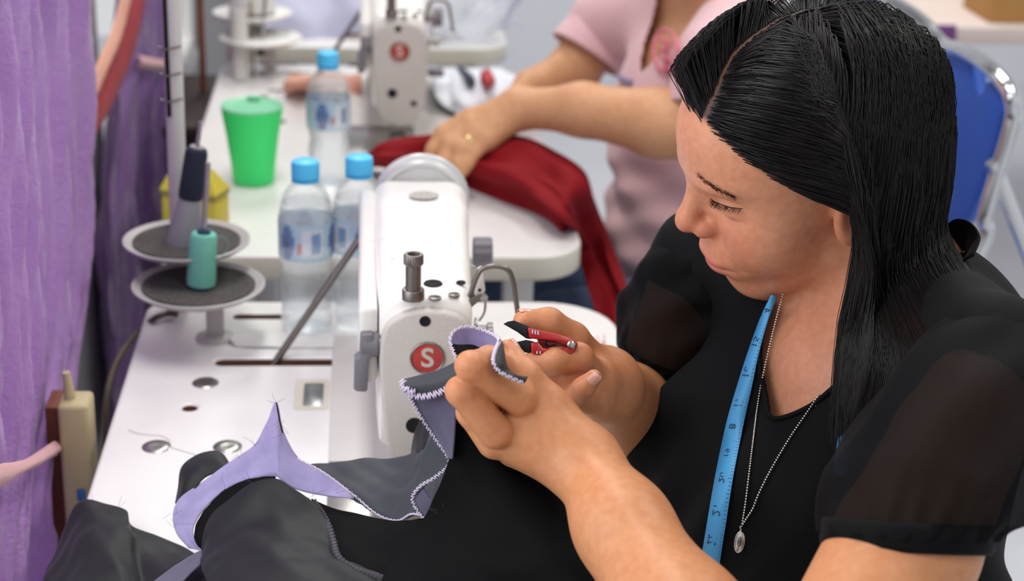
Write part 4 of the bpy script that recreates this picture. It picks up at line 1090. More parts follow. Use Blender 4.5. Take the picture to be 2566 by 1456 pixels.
# ------------------------------------------------------------------ her hair
mat('hair_black', '#0a0808', 0.42, spec=0.32, noise=(60, 0.5, '#17100e'))
random.seed(5); RNG = np.random.default_rng(7)
def hsd(L): return head_sdf(L.astype(np.float32), False)
def hgrad(L, e=0.002):
    g = np.stack([hsd(L+np.eye(3)[i]*e)-hsd(L-np.eye(3)[i]*e) for i in range(3)], 1)
    return g/(np.linalg.norm(g, axis=1)[:, None]+1e-9)
def strands_mesh(paths, r0, r1, n=3):
    """paths (N,K,3) -> one mesh of thin tapering three-sided tubes"""
    N, K, _ = paths.shape
    T = np.gradient(paths, axis=1); T /= np.linalg.norm(T, axis=2)[..., None]+1e-9
    ref = np.tile(np.array([0.31, -0.77, 0.55]), (N, K, 1))
    a = np.cross(T, ref); a /= np.linalg.norm(a, axis=2)[..., None]+1e-9
    b = np.cross(T, a)
    rad = (r0+(r1-r0)*np.linspace(0, 1, K)**3)[None, :, None]
    V = np.stack([paths+rad*(math.cos(2*math.pi*j/n)*a+math.sin(2*math.pi*j/n)*b) for j in range(n)], 2).reshape(-1, 3)
    base = (np.arange(N)*K*n)[:, None, None]; k = (np.arange(K-1)*n)[None, :, None]
    F = []
    for j in range(n):
        j2 = (j+1) % n
        F.append(np.stack([base[..., 0]+k[..., 0]+j, base[..., 0]+k[..., 0]+j2, base[..., 0]+k[..., 0]+n+j2, base[..., 0]+k[..., 0]+n+j], -1).reshape(-1, 4))
    return V, np.vstack(F)
def fast_mesh(name, V, F, mat_, parent, label=None):
    V = V-wloc(parent); me = bpy.data.meshes.new(name)
    me.vertices.add(len(V)); me.vertices.foreach_set('co', V.astype(np.float32).ravel())
    me.loops.add(F.size); me.loops.foreach_set('vertex_index', F.astype(np.int32).ravel())
    me.polygons.add(len(F)); me.polygons.foreach_set('loop_start', (np.arange(len(F))*4).astype(np.int32))
    me.polygons.foreach_set('use_smooth', np.ones(len(F), bool)); me.update(calc_edges=True)
    return link(name, me, mat_, parent, label)
def grow_hair(count, seed):
    rng = np.random.default_rng(seed)
    cand = Ll[(hair_mask(Ll) > RNG.normal(0.0010, 0.0014, len(Ll))) & (np.abs(Ll[:, 1]-part_y(Ll[:, 0])) > 0.0016) & (Ll[:, 2] > -0.075) & (hsd(Ll) < 0.006)]
    p = cand[rng.integers(0, len(cand), count)].astype(float)+rng.normal(0, 0.0006, (count, 3))
    s = np.where(p[:, 1] > part_y(p[:, 0]), 1.0, -1.0)
    g = HR.T@np.array([-0.11, 0, -1.0])
    off = 0.0060+0.0065*np.clip(p[:, 2]/0.1, 0, 1)+np.where((s < 0) & (p[:, 0] > 0.0), 0.005, 0.0)+0.0042*rng.random(count)**0.5-0.004*(rng.random(count) < 0.3)
    nrm = hgrad(p)
    d = nrm*0.55+np.stack([np.full(count, -0.45), s*0.85, np.full(count, 0.05)], 1)+rng.normal(0, 0.05, (count, 3))
    back = p[:, 0] < -0.02
    d[back] = nrm[back]*0.3+np.stack([np.full(back.sum(), -0.5), s[back]*0.5, np.full(back.sum(), -0.3)], 1)
    d /= np.linalg.norm(d, axis=1)[:, None]
    step = 0.0065; path = [p.copy()]; alive = np.ones(count, bool)
    zt_off = rng.normal(0, 0.006, count)
    wob = rng.normal(0, 0.010, (count, 3))
    for it in range(64):
        front = np.clip((p[:, 0]+0.004)/0.02, 0, 1)[:, None]*np.clip((p[:, 2]-0.0)/0.02+0.4, 0, 1)[:, None]
        comb = np.stack([np.full(count, -0.80), s*0.30, np.full(count, -0.40)], 1)
        tgt = comb*front+(g+wob)*(1-front)
        d = d*0.74+tgt*0.26
        d /= np.linalg.norm(d, axis=1)[:, None]
        q = p+d*step
        sd = hsd(q); o2 = off*np.clip(it/5.0+0.25, 0, 1)
        pen = sd < o2
        if pen.any():
            n = hgrad(q[pen]); q[pen] += n*(o2[pen]-sd[pen])[:, None]
            dn = np.minimum(np.sum(d[pen]*n, 1), 0)[:, None]; d[pen] -= dn*n
        w = q@HR.T+HT
        low = np.where((w[:, 2] < 1.10) & alive & (s > 0) & (w[:, 1] < 1.26))[0]
        for _k in range(3):
            if not len(low): break
            st = torso_sdf(w[low].astype(np.float32), 0.010); o3 = off[low]*0.5
            hit = st < o3
            w[low[hit]] += np.array([-0.05, -0.98, 0.10])*(o3[hit]-st[hit])[:, None]
        q[low] = (w[low]-HT)@HR
        ztip = 0.944+(w[:, 0]-0.335)*0.85+zt_off
        alive &= w[:, 2] > ztip
        p = np.where(alive[:, None], q, p); path.append(p.copy())
    path = np.stack(path, 1)
    # resample to equal arc length
    K = 12; seg = np.linalg.norm(np.diff(path, axis=1), axis=2); cum = np.concatenate([np.zeros((count, 1)), np.cumsum(seg, 1)], 1)
    out = np.zeros((count, K, 3)); ok = cum[:, -1] > 0.02
    for i in range(count):
        t = np.linspace(0, cum[i, -1], K)
        for k in range(3): out[i, :, k] = np.interp(t, cum[i], path[i, :, k])
    out = out[ok]
    return out@HR.T+HT
paths = grow_hair(19000, 3)
V, F = strands_mesh(paths, 0.00042, 0.00016)
hair = fast_mesh('hair', V, F, 'hair_black', woman, 'straight shoulder-length black hair with a side parting'); hair['kind'] = 'stuff'
# brows and lashes
hf = lambda P: head_sdf(hloc(P))
def on_face(px, py): return march(hf, px, py)
def facial_hair(name, base_px, count, length, dirv, r, spread, seed, label):
    rng = np.random.default_rng(seed); B = catmull(np.array([on_face(*p) for p in base_px]), 80); out = []
    for i in range(count):
        b = B[rng.integers(0, 80)]+rng.normal(0, spread, 3)
        n = HR@hgrad2(HR.T@(b-HT))
        dv = HR@np.array(dirv(rng)); dv = dv+n*0.35; dv /= np.linalg.norm(dv)
        L = length*(0.7+0.5*rng.random()); t = np.linspace(0, 1, 5)[:, None]
        out.append(b-n*0.0006+dv*L*t+n*L*0.25*t**2)
    V, F = strands_mesh(np.array(out), r, r*0.4); return fast_mesh(name, V, F, 'hair_black', woman, label)
def hgrad2(l):
    g = np.array([(head_sdf((l+np.eye(3)[i]*0.001)[None].astype(np.float32))-head_sdf((l-np.eye(3)[i]*0.001)[None].astype(np.float32)))[0] for i in range(3)])
    return g/np.linalg.norm(g)
facial_hair('eyebrow', [(1741, 432), (1758, 447), (1780, 464), (1806, 479), (1838, 492)], 130, 0.0060, lambda r: (-0.5+r.normal(0, .1), 0.85, 0.10+r.normal(0, .15)), 0.00017, 0.0008, 1, 'thin dark eyebrow')
facial_hair('eyelash', [(1781, 498), (1795, 508), (1812, 515), (1832, 521), (1857, 523)], 110, 0.0046, lambda r: (0.62+r.normal(0, .1), 0.35+r.normal(0, .12), -0.55+r.normal(0, .1)), 0.00012, 0.0003, 2, 'dark lowered eyelashes')
lash = catmull(np.array([on_face(*p) for p in ((1779, 497), (1795, 507), (1812, 514), (1832, 520), (1862, 523))]), 24)
tube('lash_line', lash, np.interp(np.linspace(0, 1, 24), [0, 0.2, 0.8, 1], [0.0002, 0.0004, 0.00045, 0.0002]), 'hair_black', woman, 6)
lw = [hw(p) for p in ((0.0925, -0.012, 0.038), (0.090, -0.024, 0.040), (0.083, -0.038, 0.041), (0.072, -0.050, 0.038))]
facial_n = np.array([HT+HR@(np.array(HR.T@(p-HT))) for p in lw])
tube('eyebrow', catmull(facial_n, 14), 0.0012, 'hair_black', woman, 6, label='far eyebrow')

# ------------------------------------------------------------------ her blouse
def cloth_black(name, col, dark, trans):
    m = bpy.data.materials.new(name); m.use_nodes = True; nt = m.node_tree; N = nt.nodes; b = N['Principled BSDF']
    b.inputs['Roughness'].default_value = 0.7; b.inputs['Specular IOR Level'].default_value = 0.1; b.inputs['Sheen Weight'].default_value = 0.02; b.inputs['Sheen Roughness'].default_value = 0.4
    tc = N.new('ShaderNodeTexCoord'); n = N.new('ShaderNodeTexNoise'); n.inputs['Scale'].default_value = 25; n.inputs['Detail'].default_value = 6
    nt.links.new(tc.outputs['Object'], n.inputs['Vector'])
    mx = N.new('ShaderNodeMix'); mx.data_type = 'RGBA'; mx.inputs['A'].default_value = lin(col); mx.inputs['B'].default_value = lin(dark)
    nt.links.new(n.outputs['Fac'], mx.inputs['Factor']); nt.links.new(mx.outputs['Result'], b.inputs['Base Color'])
    wv = N.new('ShaderNodeTexNoise'); wv.inputs['Scale'].default_value = 1800
    nt.links.new(tc.outputs['Object'], wv.inputs['Vector'])
    bp = N.new('ShaderNodeBump'); bp.inputs['Strength'].default_value = 0.25; bp.inputs['Distance'].default_value = 0.0006
    nt.links.new(wv.outputs['Fac'], bp.inputs['Height']); nt.links.new(bp.outputs['Normal'], b.inputs['Normal'])
    if trans:
        tr = N.new('ShaderNodeBsdfTransparent'); ms = N.new('ShaderNodeMixShader'); ms.inputs['Fac'].default_value = 1-trans
        nt.links.new(tr.outputs[0], ms.inputs[1]); nt.links.new(b.outputs[0], ms.inputs[2]); nt.links.new(ms.outputs[0], N['Material Output'].inputs[0])
    MATS[name] = m
cloth_black('blouse_black', '#0b0c0e', '#070809', 0)
cloth_black('sheer_black', '#0c0d10', '#08090b', 0.36)
VN = np.array([(0.036, -0.062), (0.008, -0.057), (-0.016, -0.038), (-0.034, -0.016), (-0.044, 0.008), (-0.050, 0.11), (0.100, 0.11), (0.086, 0.02), (0.070, -0.018), (0.056, -0.046)])
def in_poly(x, y, poly):
    c = np.zeros(len(x), bool); j = len(poly)-1
    for i in range(len(poly)):
        xi, yi = poly[i]; xj, yj = poly[j]
        c ^= ((yi > y) != (yj > y)) & (x < (xj-xi)*(y-yi)/(yj-yi+1e-12)+xi); j = i
    return c
def blouse_sdf(P):
    d = torso_sdf(P, 0.004)
    q = (P-TO.astype(np.float32))@TR.astype(np.float32)
    low = np.clip((-q[:, 2]-0.02)/0.12, 0, 1)
    fold = np.sin(q[:, 1]*95+6*np.sin(q[:, 2]*14))*0.0036+np.sin(q[:, 1]*47-q[:, 2]*22+1.0)*0.0046
    gather = np.sin(q[:, 1]*60+q[:, 2]*150)*0.0014*np.clip((q[:, 2]+0.02)/0.05, 0, 1)
    return (d+fold*low+gather)*0.85
Vt, Ft = surface_net(blouse_sdf, (0.16, 0.96, 0.50), (0.62, 1.50, 1.14), 0.0032)
Vt = relax(Vt, Ft, 2, 0.5)
tq = tloc(Vt)
cut = in_poly(tq[:, 1], tq[:, 2], VN) & (tq[:, 0] > -0.02)
# back neck opening follows the neck
ax_n = (NECK_B-hw((-0.030, 0, -0.030))); ax_n /= np.linalg.norm(ax_n)
dn = np.linalg.norm(np.cross(Vt-NECK_B, ax_n), axis=1)
cut |= (dn < 0.063) & (tq[:, 2] > 0.02)
Vt2, Ft2, _ = clip_faces(Vt, Ft, ~cut)
bl = mk('blouse', Vt2, Ft2, 'blouse_black', woman, True, label='black crepe blouse with a scooped V neck')
bl.modifiers.new('thickness', 'SOLIDIFY').thickness = 0.0015
# rolled neckline edge and loose collar at the nape
neck_edge = []
for (l, u) in [(0.070, -0.018), (0.056, -0.046), (0.036, -0.062), (0.008, -0.057), (-0.016, -0.038), (-0.034, -0.016), (-0.044, 0.008)]:
    lo, hi = -0.06, 0.2
    f = 0.2
    for _ in range(60):
        sdv = float(blouse_sdf(tw((f, l, u))[None].astype(np.float32))[0]); f -= 0.7*sdv
        if abs(sdv) < 1e-4: break
    neck_edge.append(tw((f+0.0005, l, u)))
tube('neckline', neck_edge, 0.0022, 'blouse_black', bl, 8, 50)
rows = [[cd(*p) for p in ((2375, 560, 1.325), (2400, 548, 1.315), (2435, 560, 1.300), (2455, 595, 1.280), (2440, 640, 1.262))],
        [cd(*p) for p in ((2380, 585, 1.325), (2405, 590, 1.315), (2425, 600, 1.305), (2432, 625, 1.285), (2415, 655, 1.268))],
        [cd(*p) for p in ((2385, 610, 1.332), (2410, 625, 1.325), (2422, 632, 1.315), (2420, 650, 1.295), (2405, 675, 1.275))]]
cloth('collar', rows, 'blouse_black', bl, 16, 24, 0.0016, 0.0008, 90)
# sleeves: gathered tubes round the upper arms
def sleeve(name, cl, rx, nphase, gather_end, m, label, endT=None, flat=1.0):
    K = 44; n = 96
    P = catmull(cl, K); R = np.interp(np.linspace(0, 1, K), np.linspace(0, 1, len(rx)), rx)
    T = np.gradient(P, axis=0); T /= np.linalg.norm(T, axis=1)[:, None]
    if endT is not None:
        w = np.clip((np.linspace(0, 1, K)-0.45)/0.5, 0, 1)[:, None]; T = T*(1-w)+w*np.asarray(endT); T /= np.linalg.norm(T, axis=1)[:, None]
    nrm = np.cross(T[0], FW); nrm /= np.linalg.norm(nrm); V = []
    for i in range(K):
        nrm = nrm-T[i]*np.dot(nrm, T[i]); nrm /= np.linalg.norm(nrm); bi = np.cross(T[i], nrm)
        u = i/(K-1)
        for j in range(n):
            a = 2*math.pi*j/n
            g1 = math.exp(-((1-u)/0.22)**2)*gather_end; g0 = math.exp(-(u/0.20)**2)*0.7
            w = (g1*0.0022*math.sin(a*19+2*math.sin(a*3))+g0*0.0020*math.sin(a*15+nphase))+0.0042*math.sin(a*4+u*7+nphase)*math.sin(math.pi*u)+0.0026*math.sin(a*7-u*11)*math.sin(math.pi*u)
            V.append(P[i]+(R[i]+w)*(math.cos(a)*nrm+math.sin(a)*bi*flat))
    o = mk(name, V, grid_faces(K, n, True), m, bl, True, label)
    o.modifiers.new('thickness', 'SOLIDIFY').thickness = 0.0005
    return o, P, T
cuffL = cd(2272, 1345, 1.038)
slL, PL, TLs = sleeve('sleeve', [cd(2500, 880, 1.190), cd(2470, 985, 1.138), cd(2400, 1110, 1.090), cd(2330, 1240, 1.060), cuffL], [0.042, 0.055, 0.064, 0.066, 0.0535], 0.4, 1.0, 'sheer_black', 'sheer puffed black sleeve', DN*0.99-RT*0.05-FW*0.10)
t1 = DN*0.99-RT*0.05-FW*0.10; t1 /= np.linalg.norm(t1)
V, F = tube_mesh([cuffL-t1*0.010, cuffL-t1*0.006, cuffL+t1*0.006, cuffL+t1*0.008], [0.0520, 0.0532, 0.0532, 0.0515], 64, caps=False)
cf = mk('cuff', V, F, 'blouse_black', slL, True); cf.modifiers.new('thickness', 'SOLIDIFY').thickness = 0.0015
cuffR = cd(1684, 905, 1.500)
slR, PR, TRs = sleeve('sleeve', [cd(1800, 660, 1.470), cd(1755, 715, 1.478), cd(1718, 800, 1.488), cuffR], [0.046, 0.058, 0.062, 0.0500], 1.7, 0.8, 'sheer_black', 'sheer black far sleeve')
t1 = TRs[-1]
V, F = tube_mesh([cuffR-t1*0.008, cuffR+t1*0.006], [0.0505, 0.0500], 64, caps=False)
cf = mk('cuff', V, F, 'blouse_black', slR, True); cf.modifiers.new('thickness', 'SOLIDIFY').thickness = 0.0015
# dark jeans and seat under the table line, so that she sits
mat('denim_dark', '#252a36', 0.8, noise=(60, 0.5, '#1a1e28'), bump=(500, 0.2))
def legs_sdf(P):
    d = None
    for s in (-1, 1):
        hip = tw((-0.07, 0.09*s, -0.46)); knee = tw((0.30, 0.10*s, -0.50)); foot = tw((0.28, 0.10*s, -0.93)); toe = tw((0.42, 0.10*s, -0.965))
        c = smin(s_cone(P, hip, knee, 0.085, 0.060), s_cone(P, knee, foot, 0.058, 0.040), 0.03)
        c = smin(c, s_cone(P, foot, toe, 0.038, 0.030), 0.02)
        d = c if d is None else smin(d, c, 0.02)
    return d
Vl, Fl = surface_net(legs_sdf, (-0.15, 0.85, 0.0), (0.62, 1.50, 0.66), 0.009)
mk('trousers', Vl, Fl, 'denim_dark', woman, True)

# ------------------------------------------------------------------ tape measure, necklace
bsurf = lambda P: np.minimum(blouse_sdf(P), headneck_sdf(P))
def on_body(px, py, lift): 
    p = march(bsurf, px, py); v = ray(px, py); return p-v/np.linalg.norm(v)*lift
mat('tape_blue', '#4a9fd6', 0.45, noise=(50, 0.25, '#3d8fc6'))
mat('tape_ink', '#1d3d63', 0.5, noise=(50, 0.3, '#163050'))
tape = thing('tape_measure', 'light blue tape measure hanging round the woman\'s neck', 'tape measure', on_body(1900, 900, 0.01))
def tape_strip(Lp, Rp, n, start):
    A = catmull(np.array([on_body(*p, 0.0035) for p in Lp]), n); B = catmull(np.array([on_body(*p, 0.0035) for p in Rp]), n)
    for _ in range(2):
        A[1:-1] = (A[:-2]+2*A[1:-1]+A[2:])/4; B[1:-1] = (B[:-2]+2*B[1:-1]+B[2:])/4
    V = np.stack([A, (A+B)/2-FW*0.0008, B], 1).reshape(-1, 3)
    o = mk('tape', V, grid_faces(n, 3), 'tape_blue', tape, True); o.modifiers.new('thickness', 'SOLIDIFY').thickness = 0.0006
    # ruler ticks along one edge and numerals, printed flat
    cum = np.concatenate([[0], np.cumsum(np.linalg.norm(np.diff((A+B)/2, axis=0), axis=1))])
    TV = []; TFc = []
    L = cum[-1]; k = 0; s = 0.004
    while s < L-0.002:
        f = np.interp(s, cum, np.arange(n)); i = min(int(f), n-2); u = f-i
        a = A[i]*(1-u)+A[i+1]*u; b = B[i]*(1-u)+B[i+1]*u; ac = (b-a)/np.linalg.norm(b-a); al = (A[i+1]-A[i])/np.linalg.norm(A[i+1]-A[i]); nn = np.cross(al, ac); nn *= -np.sign(nn@FW)
        wd = np.linalg.norm(b-a); ln = wd*(0.38 if k % 8 == 0 else 0.24 if k % 4 == 0 else 0.15)
        h = 0.00022; q = b-ac*0.0006+nn*0.0008
        o0 = len(TV); TV += [q-al*h, q-al*h-ac*ln, q+al*h-ac*ln, q+al*h]; TFc.append((o0, o0+1, o0+2, o0+3))
        if k % 8 == 4:
            tv, tf = text_mesh(str(start+k//8), 0.0105)
            pos = a+ac*wd*0.40+nn*0.0011
            tvv = put(tv, pos, -al, ac, nn); o0 = len(TV); TV += list(tvv); TFc += [[x+o0 for x in ff] for ff in tf]
        k += 1; s += 0.0032
    mk('printed_scale', TV, TFc, 'tape_ink', o, False)
tape_strip([(1932, 738), (1905, 800), (1876, 880), (1850, 960), (1826, 1040), (1808, 1120), (1792, 1200), (1776, 1290), (1764, 1360), (1752, 1430)],
           [(1948, 742), (1924, 805), (1902, 885), (1886, 962), (1868, 1042), (1852, 1122), (1836, 1205), (1822, 1295), (1810, 1370), (1800, 1440)], 70, 14)
tape_strip([(2108, 1010), (2106, 1060), (2098, 1110), (2088, 1190)], [(2146, 1010), (2142, 1062), (2132, 1115), (2120, 1195)], 26, 40)
mat('silver', '#d8d2ca', 0.25, 1.0, noise=(80, 0.3, '#a8a29a'))
neckl = thing('necklace', 'thin silver bead necklace with an oval medal on the black blouse', 'necklace', on_body(1870, 1250, 0.005))
pts = [on_body(*p, 0.0025) for p in ((1962, 738), (1945, 800), (1928, 870), (1910, 950), (1898, 1020), (1888, 1100), (1878, 1180), (1868, 1260), (1859, 1318))]
pts2 = [on_body(*p, 0.0025) for p in ((2052, 990), (2022, 1034), (1985, 1088), (1950, 1145), (1922, 1195), (1900, 1240), (1886, 1275), (1870, 1300), (1859, 1318))]
def beads(P, name):
    P = np.array(P)
    C = catmull(P, 260); seg = np.concatenate([[0], np.cumsum(np.linalg.norm(np.diff(C, axis=0), axis=1))])
    m = int(seg[-1]/0.0021); t = np.linspace(0, seg[-1], m)
    C = np.stack([np.interp(t, seg, C[:, k]) for k in range(3)], 1)
    bm = bmesh.new(); bmesh.ops.create_icosphere(bm, subdivisions=1, radius=0.00105); sv = np.array([v.co[:] for v in bm.verts]); sf = np.array([[v.index for v in f.verts] for f in bm.faces]); bm.free()
    V = (C[:, None]+sv[None]).reshape(-1, 3); F = (sf[None]+(np.arange(m)*len(sv))[:, None, None]).reshape(-1, 3)
    o = mk(name, V, F, 'silver', neckl, True); o['kind'] = 'stuff'
beads(pts, 'bead_chain'); beads(pts2, 'bead_chain')
c = on_body(1853, 1358, 0.004); up = np.array([0.1, 0, 1.0]); up /= np.linalg.norm(up); nn = -FW; xx = np.cross(up, nn); xx /= np.linalg.norm(xx); up = np.cross(nn, xx)
V, F = lathe_mesh([(1e-5, -0.0008), (0.0068, -0.0006), (0.0072, 0.0), (0.0066, 0.0008), (0.0060, 0.0004), (1e-5, 0.0006)], 32)
V = np.array(V)*np.array([0.58, 1.22, 1]); pm = mk('medal', put(V, c, xx, up, nn), F, 'silver', neckl, True)
tv, tf = lathe_mesh([(0.0022, 0), (0.0018, 0.0010), (1e-5, 0.0013)], 14); mk('relief', put(np.array(tv)*np.array([0.7, 1.8, 1]), c+nn*0.0005, xx, up, nn), tf, 'warm_steel', pm, True)
tube('bail', [c+up*0.0085, c+up*0.0115-xx*0.001, c+up*0.0125], 0.0009, 'silver', neckl, 8)
# ------------------------------------------------------------------ the black garment being sewn
def satin(name, c1, c2, rough, sheen, weave=1600):
    m = bpy.data.materials.new(name); m.use_nodes = True; nt = m.node_tree; N = nt.nodes; b = N['Principled BSDF']
    b.inputs['Roughness'].default_value = rough; b.inputs['Sheen Weight'].default_value = sheen; b.inputs['Specular IOR Level'].default_value = 0.12 if 'black' in name else 0.3
    tc = N.new('ShaderNodeTexCoord'); n = N.new('ShaderNodeTexNoise'); n.inputs['Scale'].default_value = 60; n.inputs['Detail'].default_value = 8
    nt.links.new(tc.outputs['Object'], n.inputs['Vector'])
    mx = N.new('ShaderNodeMix'); mx.data_type = 'RGBA'; mx.inputs['A'].default_value = lin(c1); mx.inputs['B'].default_value = lin(c2)
    nt.links.new(n.outputs['Fac'], mx.inputs['Factor']); nt.links.new(mx.outputs['Result'], b.inputs['Base Color'])
    wv = N.new('ShaderNodeTexNoise'); wv.inputs['Scale'].default_value = weave; nt.links.new(tc.outputs['Object'], wv.inputs['Vector'])
    bp = N.new('ShaderNodeBump'); bp.inputs['Strength'].default_value = 0.3; bp.inputs['Distance'].default_value = 0.0005
    nt.links.new(wv.outputs['Fac'], bp.inputs['Height']); nt.links.new(bp.outputs['Normal'], b.inputs['Normal'])
    MATS[name] = m
satin('suit_charcoal', '#131418', '#0e0f12', 0.5, 0.04)
satin('suit_black', '#050506', '#030304', 0.75, 0.0)
satin('suit_grey', '#3a3d44', '#303339', 0.55, 0.08)
satin('facing_lavender', '#a298c0', '#776d98', 0.85, 0.2, 900)
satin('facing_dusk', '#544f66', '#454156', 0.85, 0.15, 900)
satin('overlock_thread', '#d6cbe0', '#bfb3cd', 0.8, 0.1)
satin('overlock_dark', '#5b5560', '#47424c', 0.8, 0.1)
gar = thing('black_garment', 'unfinished black garment with lavender facing held in the woman\'s hands', 'garment', cd(900, 1400, 1.30))
def pts(rows): return [[cd(*p) for p in r] for r in rows]
def panel(name, rows, m, nu=36, nv=40, rip=0.0012, rs=70, seed=0, thick=0.0012, label=None):
    return cloth(name, pts(rows), m, gar, nu, nv, thick, rip, rs, seed, label)
def overlock(edge, m, parent, amp=0.0014, r=0.00055, pitch=0.0024, n=None, lift=0.0015):
    """zigzag edge stitching: one continuous looping thread along an edge"""
    C = catmull(np.array([cd(*p) for p in edge]), 400); seg = np.concatenate([[0], np.cumsum(np.linalg.norm(np.diff(C, axis=0), axis=1))])
    k = int(seg[-1]/pitch*4); t = np.linspace(0, seg[-1], k)
    C = np.stack([np.interp(t, seg, C[:, i]) for i in range(3)], 1); T = np.gradient(C, axis=0); T /= np.linalg.norm(T, axis=1)[:, None]
    S = np.cross(T, FW); S /= np.linalg.norm(S, axis=1)[:, None]; ph = np.arange(k)*math.pi/2
    P = C+S*(np.sin(ph)*amp)[:, None]-FW*lift+T*(np.cos(ph*0.5)*0.0004)[:, None]
    V, F = tube_mesh(P, r, 4, True)
    mk('overlock_stitching', V, F, m, parent, True)
# long black body of the garment falling from the hand to the lap
A = panel('main_panel', [
    [(1138, 955, 1.185), (1200, 985, 1.190), (1275, 985, 1.195), (1330, 965, 1.200)],
    [(1140, 1050, 1.185), (1190, 1090, 1.190), (1290, 1130, 1.205), (1410, 1140, 1.215)],
    [(1118, 1170, 1.195), (1190, 1210, 1.190), (1330, 1230, 1.185), (1450, 1210, 1.220), (1545, 1120, 1.290)],
    [(1062, 1290, 1.225), (1190, 1320, 1.190), (1360, 1340, 1.165), (1500, 1330, 1.170), (1580, 1260, 1.220)],
    [(980, 1400, 1.235), (1150, 1430, 1.185), (1360, 1450, 1.150), (1540, 1440, 1.140), (1640, 1400, 1.160)],
    [(930, 1600, 1.180), (1150, 1620, 1.130), (1380, 1640, 1.090), (1580, 1640, 1.080), (1700, 1600, 1.080)]], 'suit_black', 60, 70, 0.0035, 45, 1.0, label='black woollen body of the garment')
B = panel('grey_lining', [
    [(742, 1178, 1.425), (830, 1158, 1.420), (930, 1152, 1.415), (1030, 1138, 1.400), (1070, 1070, 1.380), (1100, 1040, 1.350)],
    [(770, 1205, 1.405), (860, 1195, 1.400), (960, 1195, 1.390), (1040, 1185, 1.370), (1085, 1130, 1.345), (1115, 1090, 1.310)],
    [(835, 1232, 1.385), (900, 1240, 1.375), (980, 1250, 1.360), (1045, 1240, 1.335), (1090, 1195, 1.310), (1120, 1160, 1.280)],
    [(885, 1246, 1.375), (940, 1288, 1.360), (1000, 1305, 1.340), (1045, 1290, 1.315), (1090, 1265, 1.290), (1120, 1230, 1.262)]], 'suit_grey', 36, 50, 0.0026, 85, 2.0, label='charcoal grey lining cloth')
panel('dark_tuck', [
    [(1030, 1150, 1.410), (1038, 1090, 1.400), (1060, 1045, 1.390), (1090, 1030, 1.375)],
    [(1050, 1165, 1.385), (1062, 1100, 1.378), (1085, 1060, 1.368), (1108, 1045, 1.350)],
    [(1075, 1180, 1.365), (1090, 1120, 1.355), (1110, 1080, 1.340), (1125, 1070, 1.320)]], 'suit_charcoal', 20, 20, 0.001, 70, 3)
C1 = panel('facing', [
    [(1022, 985, 1.195), (1075, 992, 1.190), (1140, 968, 1.180)],
    [(1052, 1042, 1.200), (1098, 1035, 1.190), (1143, 1030, 1.178)],
    [(1090, 1098, 1.205), (1118, 1092, 1.190), (1140, 1090, 1.178)],
    [(1122, 1145, 1.205), (1128, 1148, 1.195), (1134, 1150, 1.182)]], 'facing_dusk', 24, 20, 0.0008, 90, 4)
panel('facing_reverse', [
    [(1084, 1090, 1.212), (1095, 1100, 1.210), (1108, 1118, 1.206)],
    [(1060, 1140, 1.225), (1092, 1142, 1.215), (1126, 1146, 1.203)],
    [(1045, 1195, 1.235), (1080, 1190, 1.222), (1116, 1178, 1.208)],
    [(1036, 1246, 1.240), (1050, 1232, 1.232), (1066, 1212, 1.222)]], 'suit_grey', 24, 20, 0.0008, 90, 5)
panel('facing_end', [
    [(1032, 1244, 1.240), (1046, 1240, 1.236), (1062, 1222, 1.228)],
    [(1042, 1272, 1.240), (1060, 1268, 1.232), (1080, 1250, 1.224)],
    [(1062, 1298, 1.238), (1085, 1292, 1.230), (1118, 1276, 1.220)]], 'facing_dusk', 16, 16, 0.0008, 90, 6)
overlock([(1024, 988, 1.194), (1055, 1044, 1.199), (1092, 1100, 1.204), (1122, 1143, 1.203), (1124, 1166, 1.205), (1090, 1196, 1.215), (1054, 1218, 1.228), (1034, 1246, 1.238), (1042, 1272, 1.238), (1064, 1298, 1.236), (1090, 1292, 1.228), (1120, 1278, 1.218)], 'overlock_thread', C1, 0.0012)
D = panel('collar_stand', [
    [(1006, 952, 1.192), (1050, 942, 1.188), (1105, 926, 1.182), (1150, 902, 1.176)],
    [(1014, 966, 1.186), (1055, 966, 1.182), (1105, 952, 1.176), (1150, 930, 1.170)],
    [(1020, 984, 1.192), (1058, 993, 1.186), (1100, 984, 1.178), (1145, 958, 1.172)]], 'suit_grey', 18, 30, 0.0006, 90, 7)
overlock([(1006, 950, 1.190), (1012, 972, 1.188), (1024, 986, 1.189), (1058, 994, 1.183), (1098, 985, 1.176), (1135, 965, 1.170)], 'overlock_thread', D, 0.0022, 0.0007)
overlock([(1010, 955, 1.190), (1020, 976, 1.186), (1040, 984, 1.184)], 'overlock_thread', D, 0.0026, 0.0007)
E1 = panel('collar_loop', [
    [(1128, 852, 1.200), (1140, 830, 1.204), (1170, 820, 1.208), (1212, 828, 1.206), (1252, 850, 1.196)],
    [(1134, 868, 1.202), (1148, 852, 1.206), (1176, 846, 1.210), (1214, 858, 1.208), (1250, 872, 1.198)],
    [(1142, 890, 1.204), (1158, 878, 1.208), (1184, 876, 1.212), (1216, 886, 1.210), (1244, 892, 1.200)]], 'facing_lavender', 18, 36, 0.0005, 90, 8, label='lavender inside of the collar loop')
panel('loop_inside', [
    [(1132, 862, 1.190), (1150, 866, 1.196), (1185, 866, 1.204), (1220, 884, 1.202), (1246, 890, 1.194)],
    [(1142, 888, 1.184), (1160, 888, 1.190), (1190, 888, 1.196), (1220, 898, 1.196), (1244, 904, 1.188)],
    [(1152, 915, 1.180), (1170, 915, 1.186), (1195, 912, 1.190), (1222, 914, 1.190), (1242, 920, 1.184)]], 'suit_black', 16, 30, 0.0006, 90, 9)
